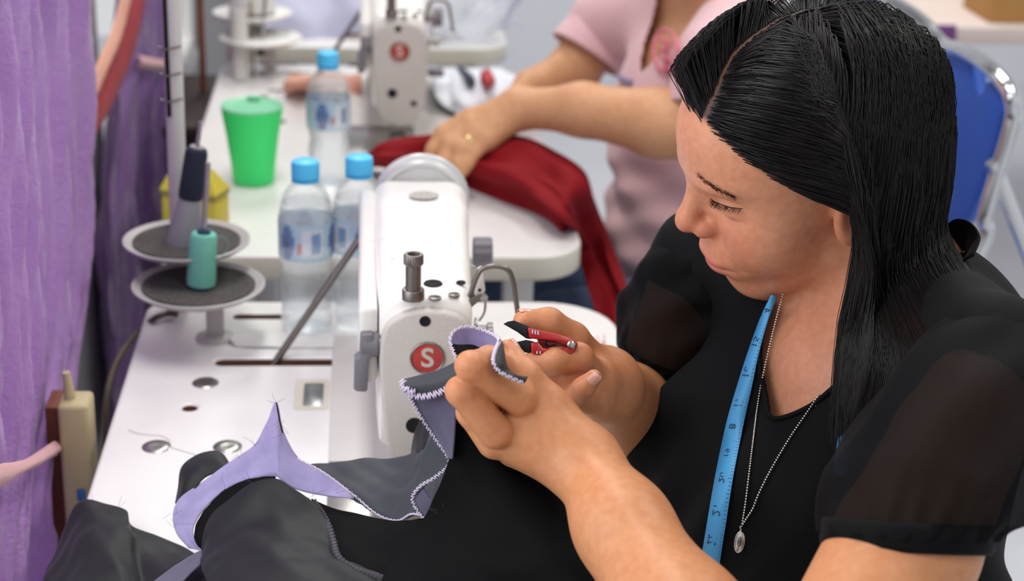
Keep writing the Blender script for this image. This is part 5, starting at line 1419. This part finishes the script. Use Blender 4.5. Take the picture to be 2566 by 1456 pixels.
E4 = panel('loop_fold', [
    [(1252, 850, 1.170), (1256, 856, 1.172), (1260, 862, 1.176)],
    [(1238, 882, 1.136), (1252, 884, 1.138), (1264, 890, 1.144)],
    [(1236, 908, 1.119), (1254, 910, 1.121), (1270, 918, 1.130)],
    [(1252, 932, 1.115), (1266, 930, 1.119), (1284, 936, 1.128)],
    [(1282, 948, 1.116), (1296, 944, 1.121), (1306, 944, 1.130)],
    [(1312, 962, 1.122), (1318, 954, 1.126), (1322, 946, 1.134)]], 'suit_charcoal', 30, 12, 0.0003, 90, 10)
overlock([(1146, 905, 1.180), (1136, 880, 1.184), (1128, 852, 1.190), (1140, 829, 1.198), (1170, 819, 1.204), (1212, 828, 1.202), (1250, 849, 1.176), (1240, 880, 1.136), (1236, 906, 1.117), (1250, 930, 1.113), (1280, 946, 1.114), (1312, 960, 1.120)], 'overlock_thread', E4, 0.0011)
# lavender facing strip with its raised point
strip = [((888, 1240), (886, 1250), 1.375), ((812, 1183), (800, 1240), 1.385), ((750, 1150), (735, 1223), 1.390), ((712, 1085), (704, 1202), 1.392), ((693, 1008), (690, 1194), 1.394), ((668, 1060), (664, 1196), 1.398),
         ((637, 1116), (628, 1201), 1.402), ((579, 1156), (578, 1220), 1.408), ((512, 1205), (530, 1256), 1.412), ((452, 1248), (496, 1298), 1.412), ((434, 1290), (484, 1325), 1.408), ((442, 1336), (488, 1352), 1.400), ((474, 1374), (506, 1380), 1.390)]
rows = []
for (u, l, d) in strip:
    rows.append([(u[0], u[1], d+0.006), ((u[0]*2+l[0])/3, (u[1]*2+l[1])/3, d+0.002), ((u[0]+l[0]*2)/3, (u[1]+l[1]*2)/3, d-0.001), (l[0], l[1], d-0.008)])
S1 = panel('facing_strip', rows, 'facing_lavender', 90, 14, 0.0006, 100, 11, 0.001, label='pale lavender facing strip with a raised point')
overlock([(745, 1148, 1.386), (812, 1184, 1.380), (888, 1241, 1.370), (945, 1288, 1.355), (996, 1304, 1.338), (1030, 1288, 1.318), (1062, 1292, 1.300)], 'overlock_thread', S1, 0.0006, 0.0006)
tube('frayed_edge', pts([[(693, 1009, 1.392), (700, 1050, 1.388), (708, 1085, 1.386)]])[0], 0.0006, 'suit_black', S1, 6, 14)
panel('curled_tab', [
    [(440, 1262, 1.440), (446, 1222, 1.442), (456, 1172, 1.446), (490, 1142, 1.452), (535, 1130, 1.455), (562, 1142, 1.452), (575, 1172, 1.446)],
    [(452, 1262, 1.426), (462, 1220, 1.424), (480, 1180, 1.426), (510, 1160, 1.430), (545, 1150, 1.432), (570, 1160, 1.430), (584, 1182, 1.428)],
    [(470, 1262, 1.420), (490, 1226, 1.418), (510, 1200, 1.418), (535, 1186, 1.420), (560, 1178, 1.420), (580, 1180, 1.420), (592, 1192, 1.420)]], 'suit_charcoal', 20, 36, 0.0006, 80, 12)
panel('frayed_layer', [
    [(506, 1382, 1.384), (488, 1345, 1.390), (496, 1308, 1.396), (530, 1258, 1.400), (580, 1219, 1.398), (630, 1200, 1.394), (690, 1194, 1.386)],
    [(520, 1378, 1.380), (512, 1335, 1.384), (530, 1296, 1.388), (560, 1268, 1.390), (600, 1240, 1.388), (640, 1222, 1.384), (690, 1214, 1.380)],
    [(540, 1380, 1.374), (542, 1330, 1.376), (566, 1300, 1.378), (592, 1276, 1.380), (622, 1256, 1.378), (650, 1244, 1.376), (694, 1236, 1.372)]], 'suit_black', 18, 50, 0.0012, 160, 13)
H = panel('front_fold', [
    [(500, 1392, 1.372), (508, 1345, 1.378), (548, 1270, 1.384), (615, 1222, 1.382), (690, 1202, 1.376), (735, 1226, 1.368), (792, 1262, 1.360)],
    [(508, 1410, 1.352), (530, 1362, 1.358), (580, 1310, 1.364), (640, 1285, 1.362), (700, 1268, 1.362), (760, 1290, 1.352), (826, 1320, 1.344)],
    [(512, 1440, 1.330), (560, 1400, 1.330), (620, 1362, 1.334), (690, 1340, 1.336), (750, 1345, 1.332), (800, 1365, 1.322), (846, 1390, 1.312)],
    [(530, 1500, 1.292), (610, 1460, 1.290), (690, 1420, 1.292), (770, 1420, 1.288), (850, 1440, 1.276), (930, 1460, 1.262), (1000, 1470, 1.248)],
    [(560, 1640, 1.235), (660, 1620, 1.225), (760, 1600, 1.215), (850, 1600, 1.205), (950, 1610, 1.195), (1030, 1620, 1.185), (1100, 1630, 1.17)]], 'suit_charcoal', 80, 90, 0.0042, 48, 14, label='charcoal folded front of the garment')
H2 = panel('inner_layer', [
    [(780, 1250, 1.388), (830, 1272, 1.376), (890, 1288, 1.362), (960, 1302, 1.345), (1040, 1304, 1.318), (1110, 1284, 1.285)],
    [(798, 1290, 1.366), (850, 1310, 1.352), (910, 1325, 1.338), (980, 1335, 1.318), (1050, 1335, 1.292), (1120, 1320, 1.262)],
    [(820, 1350, 1.335), (870, 1370, 1.320), (930, 1385, 1.305), (1000, 1395, 1.285), (1070, 1395, 1.262), (1140, 1385, 1.235)],
    [(860, 1480, 1.275), (930, 1485, 1.260), (1000, 1490, 1.245), (1060, 1490, 1.228), (1130, 1490, 1.205), (1200, 1480, 1.18)]], 'suit_black', 40, 40, 0.001, 70, 15)
overlock([(786, 1254, 1.380), (808, 1285, 1.362), (826, 1320, 1.342), (838, 1360, 1.320), (850, 1395, 1.300), (890, 1425, 1.282), (950, 1444, 1.262), (1010, 1462, 1.245)], 'overlock_dark', H2, 0.0022, 0.0006)
I_ = panel('left_heap', [
    [(120, 1420, 1.470), (160, 1330, 1.478), (204, 1264, 1.482), (262, 1264, 1.480), (318, 1278, 1.472), (334, 1316, 1.458), (402, 1348, 1.446), (470, 1378, 1.430), (520, 1396, 1.405)],
    [(110, 1450, 1.440), (165, 1385, 1.445), (215, 1325, 1.440), (268, 1318, 1.434), (320, 1325, 1.434), (345, 1352, 1.430), (405, 1385, 1.418), (470, 1408, 1.400), (520, 1420, 1.380)],
    [(100, 1480, 1.420), (170, 1440, 1.412), (225, 1395, 1.400), (280, 1382, 1.396), (325, 1385, 1.404), (350, 1400, 1.408), (410, 1420, 1.392), (470, 1432, 1.375), (520, 1445, 1.352)],
    [(90, 1560, 1.385), (170, 1540, 1.375), (240, 1520, 1.358), (300, 1500, 1.350), (340, 1500, 1.355), (370, 1510, 1.355), (430, 1520, 1.340), (490, 1530, 1.320), (540, 1540, 1.295)],
    [(90, 1700, 1.33), (170, 1690, 1.32), (240, 1680, 1.305), (300, 1670, 1.295), (340, 1660, 1.295), (370, 1660, 1.295), (430, 1660, 1.285), (490, 1660, 1.27), (550, 1660, 1.25)]], 'suit_charcoal', 60, 80, 0.0034, 50, 16, label='satin black heap of the garment on the table corner')
panel('strip_tail', [
    [(508, 1378, 1.376), (486, 1388, 1.378), (450, 1412, 1.372), (410, 1440, 1.362), (370, 1470, 1.352)],
    [(506, 1392, 1.366), (480, 1408, 1.366), (450, 1432, 1.358), (420, 1458, 1.348), (390, 1490, 1.338)],
    [(504, 1412, 1.352), (482, 1432, 1.350), (460, 1456, 1.340), (440, 1480, 1.330), (415, 1510, 1.320)]], 'facing_dusk', 16, 24, 0.0006, 90, 17)
# loose fraying threads
rng = np.random.default_rng(4); fr = []
for (px, py, d) in ((693, 1010, 1.392), (705, 1060, 1.388), (715, 1090, 1.388), (640, 1115, 1.40), (600, 1140, 1.405), (436, 1290, 1.405), (438, 1320, 1.400), (560, 1228, 1.395), (620, 1200, 1.392), (880, 1250, 1.37), (840, 1240, 1.372), (1100, 1284, 1.22), (1118, 1272, 1.215), (780, 1252, 1.38), (235, 1268, 1.47), (300, 1272, 1.47)):
    for _ in range(3):
        a = cd(px+rng.normal(0, 4), py+rng.normal(0, 4), d-0.003); v = RT*rng.normal(0, 1)-DN*rng.normal(0.2, 0.8)-FW*0.3; v /= np.linalg.norm(v)
        L = 0.008*(0.5+rng.random()); t = np.linspace(0, 1, 6)[:, None]; fr.append(a+v*L*t+RT*rng.normal(0, 0.003)*t**2)
V, F = strands_mesh(np.array(fr), 0.00014, 0.00010); o = fast_mesh('fraying_threads', V, F, 'overlock_dark', gar); o['kind'] = 'stuff'

# ------------------------------------------------------------------ thread snips in her right hand
mat('snip_red', '#b01a1e', 0.35, coat=0.3, noise=(40, 0.3, '#8e1216'))
mat('snip_dark', '#7c1a1c', 0.45, noise=(40, 0.3, '#5c1214'))
mat('blade_black', '#15161a', 0.35, 0.3, noise=(40, 0.4, '#24262b'))
snip = thing('thread_snips', 'red handled thread snips with black blades in the woman\'s fingers', 'thread snips', cd(1370, 860, 1.262))
def plate(name, px, d, th, m, bev=0.0008, par=None):
    return prism(name, [cd(p[0], p[1], d) for p in px], FW*th, m, par or snip, bev)
ub = plate('upper_blade', [(1261, 812), (1272, 806), (1288, 803), (1326, 818), (1334, 826), (1332, 850), (1318, 848), (1296, 832)], 1.256, 0.0025, 'blade_black', 0.0005)
lb = plate('lower_blade', [(1272, 866), (1290, 858), (1318, 852), (1338, 856), (1340, 886), (1318, 884), (1290, 876)], 1.259, 0.0025, 'blade_black', 0.0005)
plate('upper_handle', [(1322, 820), (1345, 826), (1400, 838), (1438, 850), (1449, 862), (1446, 874), (1434, 868), (1400, 856), (1345, 850), (1326, 848)], 1.252, 0.009, 'snip_red', 0.0015)
plate('lower_handle', [(1330, 858), (1350, 858), (1362, 872), (1395, 876), (1420, 870), (1440, 866), (1446, 876), (1430, 890), (1395, 896), (1350, 892), (1332, 886)], 1.253, 0.009, 'snip_red', 0.0015)
plate('inner_spring', [(1345, 848), (1395, 856), (1430, 868), (1420, 874), (1395, 878), (1362, 874), (1350, 862)], 1.2585, 0.003, 'snip_dark', 0.0005)
for k in range(3):
    a = cd(1334+k*7, 826+k*1.5, 1.2515); b = cd(1335+k*7, 836+k*1.5, 1.2515); tube('grip_mark', [a, b], 0.0006, 'overlock_thread', snip, 6)
for k in range(2):
    a = cd(1346+k*8, 880, 1.2525); b = cd(1346+k*8, 887, 1.2525); tube('grip_mark', [a, b], 0.0006, 'overlock_thread', snip, 6)
tube('spring_wire', [cd(1368, 850, 1.2575), cd(1366, 862, 1.2575), cd(1378, 868, 1.2575), cd(1392, 864, 1.2575)], 0.0007, 'blade_black', snip, 6, 16)
lathe('rivet', [(0.0032, 0), (0.0032, 0.001), (0.002, 0.0016), (0, 0.0016)], 'steel', snip, 16, cd(1432, 864, 1.2515), -FW)
# fingernails of the right hand
mat('nail', '#dba596', 0.25, coat=0.4, noise=(60, 0.2, '#cf9384'))
def nail(c, along, out, L, W):
    along = np.asarray(along)/np.linalg.norm(along); out = np.asarray(out)-along*np.dot(out, along); out /= np.linalg.norm(out); sd = np.cross(along, out)
    V = []; n = 9
    for i in range(n):
        u = i/(n-1)*2-1
        for j in range(n):
            v = j/(n-1)*2-1
            w = W*(1-0.25*max(0, u)**2) if u < 0.7 else W*math.sqrt(max(0.05, 1-((u-0.7)/0.3)**2*0.8))
            V.append(c+along*u*L/2+sd*v*w/2+out*(0.0010-0.0022*v*v-0.0008*u*u))
    o = mk('fingernail', V, grid_faces(n, n), 'nail', woman, True); o.modifiers.new('thickness', 'SOLIDIFY').thickness = 0.0005
for key, outv in (('index', -FW+DN*0.2), ('little', -FW*0.9+RT*0.2), ('middle', -FW)):
    jt, rr = RH[key]; al = jt[3]-jt[2]; al /= np.linalg.norm(al); ov = outv-al*np.dot(outv, al); ov /= np.linalg.norm(ov)
    nail(jt[3]+ov*rr[3]*0.97+al*0.001, al, ov, 0.0115, 0.0090)
jt, rr = RH['thumb']; al = jt[3]-jt[2]; al /= np.linalg.norm(al); ov = -DN-al*np.dot(-DN, al); nail(jt[3]+ov/np.linalg.norm(ov)*rr[3]*0.97, al, ov, 0.012, 0.0105)
jt, rr = LH['thumb']; al = jt[3]-jt[2]; al /= np.linalg.norm(al); ov = RT*0.9-DN*0.5; ov = ov-al*np.dot(ov, al); nail(jt[3]+ov/np.linalg.norm(ov)*rr[3]*0.97, al, ov, 0.012, 0.0105)
# ------------------------------------------------------------------ the second woman, in pink
mat('shirt_pink', '#e6bfc2', 0.8, noise=(9, 0.35, '#d8aab0'), bump=(300, 0.15), sheen=0.15)
mat('jeans_blue', '#4a5f80', 0.8, noise=(30, 0.5, '#374a68'), bump=(400, 0.2))
mat('print_rose', '#d4697c', 0.7, noise=(200, 0.6, '#e2a3ac'))
mat('print_violet', '#7f7a9a', 0.7, noise=(200, 0.5, '#a29cb4'))
mat('gold', '#d9c48a', 0.3, 0.9, noise=(40, 0.2, '#bda764'))
P2O = np.array([0.515, 2.475, 0.955])
P2F = np.array([-0.955, -0.28, 0.0]); P2F /= np.linalg.norm(P2F); P2L = np.array([-P2F[1], P2F[0], 0]); P2R = np.stack([P2F, P2L, np.array([0, 0, 1.0])], 1)
def w2(p): return P2O+P2R@np.asarray(p, float)
S2N = cd(1800, 150, 2.30); S2F = cd(1515, 60, 2.78)
def torso2(P, grow=0.0):
    q = (P-P2O.astype(np.float32))@P2R.astype(np.float32)
    d = s_cone(P, S2N, w2((-0.03, 0.06, 0.03)), 0.055, 0.055)
    d = smin(d, s_cone(P, S2F, w2((-0.03, -0.06, 0.03)), 0.055, 0.055), 0.04)
    d = smin(d, s_ell(q, (-0.02, 0, -0.08), (0.115, 0.165, 0.12)), 0.05)
    d = smin(d, s_ell(q, (0.035, 0, -0.15), (0.085, 0.145, 0.08)), 0.05)
    d = smin(d, s_ell(q, (-0.02, 0, -0.30), (0.135, 0.17, 0.20)), 0.06)
    return d-grow
H2T = w2((0.055, 0.0, 0.235))
a_, b_ = math.radians(-20), 0.0
H2R = np.stack([np.array([-0.90, -0.25, -0.36]), np.array([0.27, -0.962, 0.0]), np.array([0, 0, 1.0])], 1)
H2R[:, 0] /= np.linalg.norm(H2R[:, 0]); H2R[:, 1] -= H2R[:, 0]*(H2R[:, 0]@H2R[:, 1]); H2R[:, 1] /= np.linalg.norm(H2R[:, 1]); H2R[:, 2] = np.cross(H2R[:, 0], H2R[:, 1])
def head2(P):
    L = (P-H2T.astype(np.float32))@H2R.astype(np.float32)
    d = head_sdf(L)
    d = smin(d, s_cone(P, H2T+H2R@np.array([-0.03, 0, -0.03]), w2((-0.03, 0, 0.03)), 0.052, 0.060), 0.02)
    return smin(d, torso2(P, -0.010), 0.03)
E2N = cd(1785, 322, 2.30); W2N = cd(1300, 272, 2.42)
H2 = dict(index=(J((1175, 300, 2.43), (1110, 335, 2.425), (1086, 375, 2.42), (1078, 402, 2.42)), (0.016, 0.0125, 0.0110, 0.0095)),
          middle=(J((1180, 320, 2.415), (1128, 360, 2.405), (1112, 402, 2.40), (1106, 432, 2.40)), (0.016, 0.0125, 0.0110, 0.0095)),
          ring=(J((1195, 340, 2.405), (1158, 372, 2.395), (1148, 412, 2.39), (1143, 440, 2.39)), (0.016, 0.0120, 0.0105, 0.0092)),
          little=(J((1218, 350, 2.40), (1190, 380, 2.395), (1172, 408, 2.392), (1160, 430, 2.39)), (0.015, 0.0105, 0.0095, 0.0085)),
          thumb=(J((1260, 320, 2.44), (1230, 345, 2.455), (1190, 360, 2.46), (1160, 372, 2.46)), (0.017, 0.0135, 0.012, 0.010)))
def arms2(P):
    d = chain(P, [S2N, E2N], (0.050, 0.046), 0.02)
    d = smin(d, chain(P, [E2N, cd(1650, 308, 2.33), cd(1460, 275, 2.38), W2N], (0.047, 0.046, 0.036, 0.0275), 0.02), 0.02)
    palm = s_cone(P, W2N, cd(1195, 318, 2.42), 0.026, 0.021)
    for e in ((1190, 302, 2.43), (1200, 335, 2.41), (1222, 345, 2.405)): palm = smin(palm, s_cone(P, W2N, cd(*e), 0.024, 0.019), 0.012)
    d = smin(d, palm, 0.015)
    for k, (jt, rr) in H2.items(): d = smin(d, chain(P, jt, rr, 0.006), 0.007)
    e = cd(1440, 175, 2.78); w = cd(1330, 220, 2.72)
    f = smin(s_cone(P, S2F, e, 0.048, 0.042), chain(P, [e, w], (0.040, 0.028), 0.02), 0.02)
    f = smin(f, s_cone(P, w, cd(1285, 250, 2.68), 0.026, 0.018), 0.015)
    for k in range(4): f = smin(f, s_cone(P, cd(1290, 245+6*k, 2.68), cd(1262+4*k, 290, 2.67-0.01*k), 0.012, 0.009), 0.006)
    return np.minimum(d, f)
pink = thing('person', 'woman in a pink T-shirt guiding red cloth at the second machine', 'person', (0.55, 2.45, 0.45))
Vp, Fp = surface_net(head2, (0.28, 2.20, 0.82), (0.72, 2.72, 1.36), 0.0045)
Vq, Fq = surface_net(arms2, (-0.02, 2.05, 0.70), (0.62, 2.85, 1.05), 0.0030)
L2 = (Vp-H2T)@H2R
c1 = skin_cols(L2, '#cf9c74', len(Vp)); hm2 = (np.clip(hair_mask(L2)/0.008, 0, 1)*(L2[:, 2] > -0.08))[:, None]
c1 = c1*(1-hm2)+hm2*np.array(lin('#15100e')[:3])
Vx, Fx = net_join([(Vp, Fp), (relax(Vq, Fq, 1), Fq)])
mk('body', Vx, Fx, 'skin_far', pink, True, cols=np.vstack([c1, np.tile(np.array(lin('#d3a077')[:3]), (len(Vq), 1))]))
def hair2(P):
    L = (P-H2T.astype(np.float32))@H2R.astype(np.float32)
    d = head_sdf(L, False)-0.010-0.002*np.sin(L[:, 1]*220)
    d = smax(d, -(hair_mask(L).astype(np.float32))*0.8, 0.004)
    bun = s_ell(L, (-0.115, 0, 0.03), (0.035, 0.04, 0.038))
    return smin(d, bun, 0.015)
Vz, Fz = surface_net(hair2, H2T-0.19, H2T+0.19, 0.004)
mk('hair', Vz, Fz, 'hair_black', pink, True, label='black hair tied back')
def shirt2(P):
    d = torso2(P, 0.006); q = (P-P2O.astype(np.float32))@P2R.astype(np.float32)
    low = np.clip(-(q[:, 2]+0.10)/0.15, 0, 1)
    return (d+low*(0.0055*np.sin(q[:, 2]*62+q[:, 1]*22)+0.003*np.sin(q[:, 2]*110-q[:, 1]*40)))*0.8
Vs, Fs = surface_net(shirt2, (0.28, 2.12, 0.50), (0.76, 2.92, 1.10), 0.0055)
Vs = relax(Vs, Fs, 2)
q2 = (Vs-P2O)@P2R
cut = (q2[:, 0] > -0.03) & (q2[:, 2] > -0.055+1.2*np.abs(q2[:, 1]))
cut |= (np.linalg.norm((Vs-w2((-0.02, 0, 0)))[:, :2], axis=1) < 0.062) & (q2[:, 2] > 0.03)
cut |= q2[:, 2] < -0.42
Vs, Fs, _ = clip_faces(Vs, Fs, ~cut)
sh = mk('shirt', Vs, Fs, 'shirt_pink', pink, True, label='pale pink T-shirt with a red oval print'); sh.modifiers.new('thickness', 'SOLIDIFY').thickness = 0.003
for (cl, rx, nm) in (([S2F+np.array([0, 0, 0.005]), cd(1492, 100, 2.78), cd(1468, 138, 2.78)], [0.055, 0.062, 0.066], 0.3), ([S2N, cd(1795, 215, 2.30), cd(1792, 262, 2.30)], [0.058, 0.064, 0.064], 1.1)):
    P = catmull(np.array(cl), 14); R = np.interp(np.linspace(0, 1, 14), np.linspace(0, 1, 3), rx); V, F = tube_mesh(P, R, 36, caps=False)
    o = mk('sleeve', V, F, 'shirt_pink', sh, True); o.modifiers.new('thickness', 'SOLIDIFY').thickness = 0.003
s2f = lambda P: torso2(P, 0.012)
def on_shirt(px, py): 
    p = march(s2f, px, py, 1.8, 3.2); return p
cen = np.array([1668, 128]); ring = []
for k in range(40):
    a = 2*math.pi*k/40; ring.append(on_shirt(cen[0]+30*math.cos(a), cen[1]+52*math.sin(a)))
V, F = tube_mesh(ring+[ring[0]], 0.0028, 6, False); mk('printed_emblem', V, F, 'print_rose', sh, True)
for (a, b) in (((1655, 100), (1680, 110)), ((1652, 125), (1684, 120)), ((1655, 145), (1682, 150)), ((1668, 95), (1668, 165)), ((1658, 172), (1680, 168))):
    tube('printed_emblem', [on_shirt(*a), on_shirt((a[0]+b[0])/2, (a[1]+b[1])/2), on_shirt(*b)], 0.0028, 'print_rose', sh, 6)
tube('printed_mark', [on_shirt(1548, 190), on_shirt(1562, 200), on_shirt(1580, 206)], 0.0045, 'print_violet', sh, 6)
def legs2(P):
    d = None
    for s in (-1, 1):
        hip = w2((-0.06, 0.10*s, -0.43)); knee = w2((0.26, 0.11*s, -0.43)); ft = w2((0.26, 0.11*s, -0.88)); toe = w2((0.40, 0.11*s, -0.915))
        c = smin(smin(s_cone(P, hip, knee, 0.095, 0.072), s_cone(P, knee, ft, 0.066, 0.045), 0.03), s_cone(P, ft, toe, 0.040, 0.032), 0.02)
        d = c if d is None else smin(d, c, 0.02)
    return d
Vl, Fl = surface_net(legs2, (0.0, 2.15, 0.0), (0.75, 2.85, 0.66), 0.010); mk('jeans', Vl, Fl, 'jeans_blue', pink, True)
jt = H2['ring'][0]; ax = (jt[1]-jt[0])/np.linalg.norm(jt[1]-jt[0]); c = jt[0]*0.45+jt[1]*0.55
rg = lathe('finger_ring', [(0.0140, -0.002), (0.0150, -0.001), (0.0150, 0.001), (0.0140, 0.002)], 'gold', None, 24, c, ax, origin=c); tag(rg, 'gold ring on the hand resting on the red cloth', 'ring')
# red cloth running under the needle and off the table edge
mat('cloth_red', '#86121b', 0.75, noise=(20, 0.4, '#700d15'), bump=(700, 0.2), spec=0.2)
def zr(px, py, z): return cz(px, py, z)
rows = [[zr(903, 402, 0.770), zr(905, 408, 0.768), zr(908, 416, 0.754)],
        [zr(955, 358, 0.800), zr(975, 398, 0.795), zr(990, 428, 0.754)],
        [zr(1060, 338, 0.815), zr(1070, 385, 0.800), zr(1090, 440, 0.755)],
        [zr(1190, 330, 0.825), zr(1180, 400, 0.805), zr(1170, 470, 0.755)],
        [zr(1300, 338, 0.830), zr(1285, 420, 0.812), zr(1270, 510, 0.756)],
        [zr(1375, 368, 0.822), zr(1360, 455, 0.808), zr(1350, 540, 0.757)],
        [zr(1462, 424, 0.802), zr(1430, 515, 0.795), zr(1402, 580, 0.758)],
        [cx(1492, 500, 0.345), cx(1470, 590, 0.325), cx(1450, 640, 0.310)],
        [cx(1530, 600, 0.365), cx(1505, 670, 0.345), cx(1478, 720, 0.318)],
        [cx(1575, 730, 0.375), cx(1545, 780, 0.355), cx(1500, 800, 0.325)],
        [cx(1600, 850, 0.380), cx(1575, 880, 0.360), cx(1535, 900, 0.330)],
        [cx(1605, 930, 0.380), cx(1580, 960, 0.360), cx(1550, 990, 0.335)]]
G = loft_pts(rows, 110, 60); du = np.gradient(G, axis=0); dv = np.gradient(G, axis=1); nn = np.cross(du, dv); nn /= np.linalg.norm(nn, axis=2)[..., None]+1e-12
uu, vv = np.meshgrid(np.linspace(0, 1, 110), np.linspace(0, 1, 60), indexing='ij')
fold = 0.009*np.sin(vv*13+5*uu+1.5*np.sin(uu*7))*(0.35+uu)+0.005*np.sin(vv*27-9*uu)*np.sin(uu*9)+0.004*np.sin(uu*40+vv*6)*(1-uu)
G = G+nn*(fold*np.clip(np.minimum(vv, 1-vv)*8, 0.15, 1))[..., None]
flat = G[..., 0] < 0.29; G[..., 2] = np.where(flat, np.maximum(G[..., 2], TZ+0.002), G[..., 2])
rc = mk('red_cloth', G.reshape(-1, 3), grid_faces(110, 60), 'cloth_red', None, True); rc.modifiers.new('thickness', 'SOLIDIFY').thickness = 0.002
tag(rc, 'deep red cloth lying under the second machine and falling off its table', 'cloth')
# ------------------------------------------------------------------ chairs and the far right of the room
mat('chair_blue', '#1452b4', 0.5, noise=(14, 0.25, '#10459c'), bump=(300, 0.1))
t = thing('chair', 'blue padded chair with a shiny chrome frame behind the near woman', 'chair', (0.86, 2.35, 0.0), 'blue chrome-framed chairs')
def chy(px, py): return cy(px, py, 2.15+(2512-px)/162*0.30)
outl = [(2268, 175), (2300, 140), (2345, 128), (2385, 132), (2425, 150), (2440, 205), (2452, 238), (2470, 205), (2480, 200), (2506, 238), (2512, 285), (2490, 380), (2455, 480), (2425, 555), (2395, 575), (2330, 590), (2290, 560), (2270, 400)]
prism('backrest', [chy(*p) for p in outl], (0.022, 0.004, 0.003), 'chair_blue', t, 0.006, 3)
near = [cy(*p, 2.125) for p in ((2532, 235), (2540, 285), (2528, 345), (2498, 440), (2470, 540), (2445, 640))]
knee = np.array([0.70, 2.125, 0.45]); toe = np.array([0.46, 2.125, 0.012])
top = [chy(*p) for p in ((2500, 190), (2455, 152), (2410, 126), (2365, 112))]
mid_y = top[-1][1]; far = lambda p: np.array([p[0], 2*mid_y-p[1], p[2]])
path = [toe, knee]+near[::-1]+top
tube('frame', path+[far(p) for p in path[:-1][::-1]], 0.0115, 'chrome', t, 14, 160)
rear0 = cy(2488, 405, 2.125); rear1 = cy(2566, 610, 2.125); dv = rear1-rear0; rear2 = rear0+dv*(rear0[2]-0.012)/(rear0[2]-rear1[2])
for fl in (lambda p: np.array(p), far): tube('rear_leg', [fl(rear0), fl(rear1), fl(rear2)], 0.0105, 'chrome', t, 12)
tube('crossbar', [rear2, far(rear2)], 0.0095, 'chrome', t, 12)
tube('crossbar', [toe, far(toe)], 0.0095, 'chrome', t, 12)
box('seat', (0.44, 2.14, 0.445), (0.80, 2*mid_y-2.14, 0.492), 'chair_blue', t, bev=0.018, seg=4)
# an identical chair further back, of which only a sliver shows
t3 = copy_tree(t); t3.location = (0.99, 3.35, 0.0); tag(t3, 'blue chair glimpsed between the pink shirt and the red cloth')
# cream covered table with cartons, far right
mat('cream_cloth', '#d9c9c0', 0.8, noise=(8, 0.3, '#c9b7ae')); mat('carton', '#b98a4e', 0.8, noise=(14, 0.4, '#9d7038'))
mat('purple_cloth', '#6a3f78', 0.8, noise=(10, 0.4, '#553060'))
t = thing('side_table', 'cream covered table in the far right corner', 'table', (1.75, 3.9, 0))
c0 = cy(2300, 10, 3.7)
box('tabletop', (1.10, 3.55, 0.70), (2.3, 4.7, 0.74), 'cream_cloth', t, bev=0.006)
for a in (1.16, 2.24):
    for b in (3.62, 4.62): box('leg', (a-0.025, b-0.025, 0), (a+0.025, b+0.025, 0.70), 'lamp_body', t, bev=0.003)
o = cloth('purple_cloth', [[np.array([1.12, 3.545, 0.745]), np.array([1.22, 3.545, 0.745]), np.array([1.30, 3.545, 0.745])], [np.array([1.12, 3.535, 0.68]), np.array([1.22, 3.530, 0.68]), np.array([1.30, 3.535, 0.68])], [np.array([1.13, 3.53, 0.52]), np.array([1.22, 3.52, 0.52]), np.array([1.29, 3.53, 0.52])]], 'purple_cloth', None, 16, 16, 0.003, 0.004, 30)
tag(o, 'purple cloth hanging at the front of the cream table', 'cloth')
for k, (x, y, w, h, m, lb) in enumerate(((1.52, 3.68, 0.26, 0.10, 'carton', 'brown carton lying open on the cream table'), (1.62, 4.05, 0.22, 0.16, 'carton', 'taller brown carton at the back of the cream table'), (1.45, 4.2, 0.14, 0.12, 'paper_white', 'white paper box among the cartons'))):
    t = thing('storage_box', lb, 'box', (x, y, 0.74), 'boxes on the cream table')
    box('box_body', (x-w/2, y-w/3, 0.741), (x+w/2, y+w/3, 0.74+h), m, t, bev=0.003)
    bm = box_bm((x-w/2, y-w/3-0.002, 0.74+h), (x+w/2, y-w/3+0.001, 0.74+h+w/4), 0); bm_obj('flap', bm, m, t)
# translucent plastic sheet bunched on the far table's front corner
mat('clear_film', '#eef2fa', 0.12, noise=(10, 0.3, '#dfe6f4'), spec=0.8, alpha=0.55, coat=0.5)
rows = []
for k, z in enumerate((1.02, 0.95, 0.88, 0.82, 0.78, 0.757)):
    rows.append([np.array([0.10+0.22*u+0.02*math.sin(k*1.7+u*5), 3.32+0.05*math.sin(u*9+k)+0.02*k*(u-0.5), z+0.008*math.sin(u*12+k*2)]) for u in np.linspace(0, 1, 8)])
o = cloth('plastic_sheet', rows, 'clear_film', None, 40, 60, 0.001, 0.008, 38, 3.0); tag(o, 'crinkled clear plastic sheet bunched on the far table', 'plastic sheet')
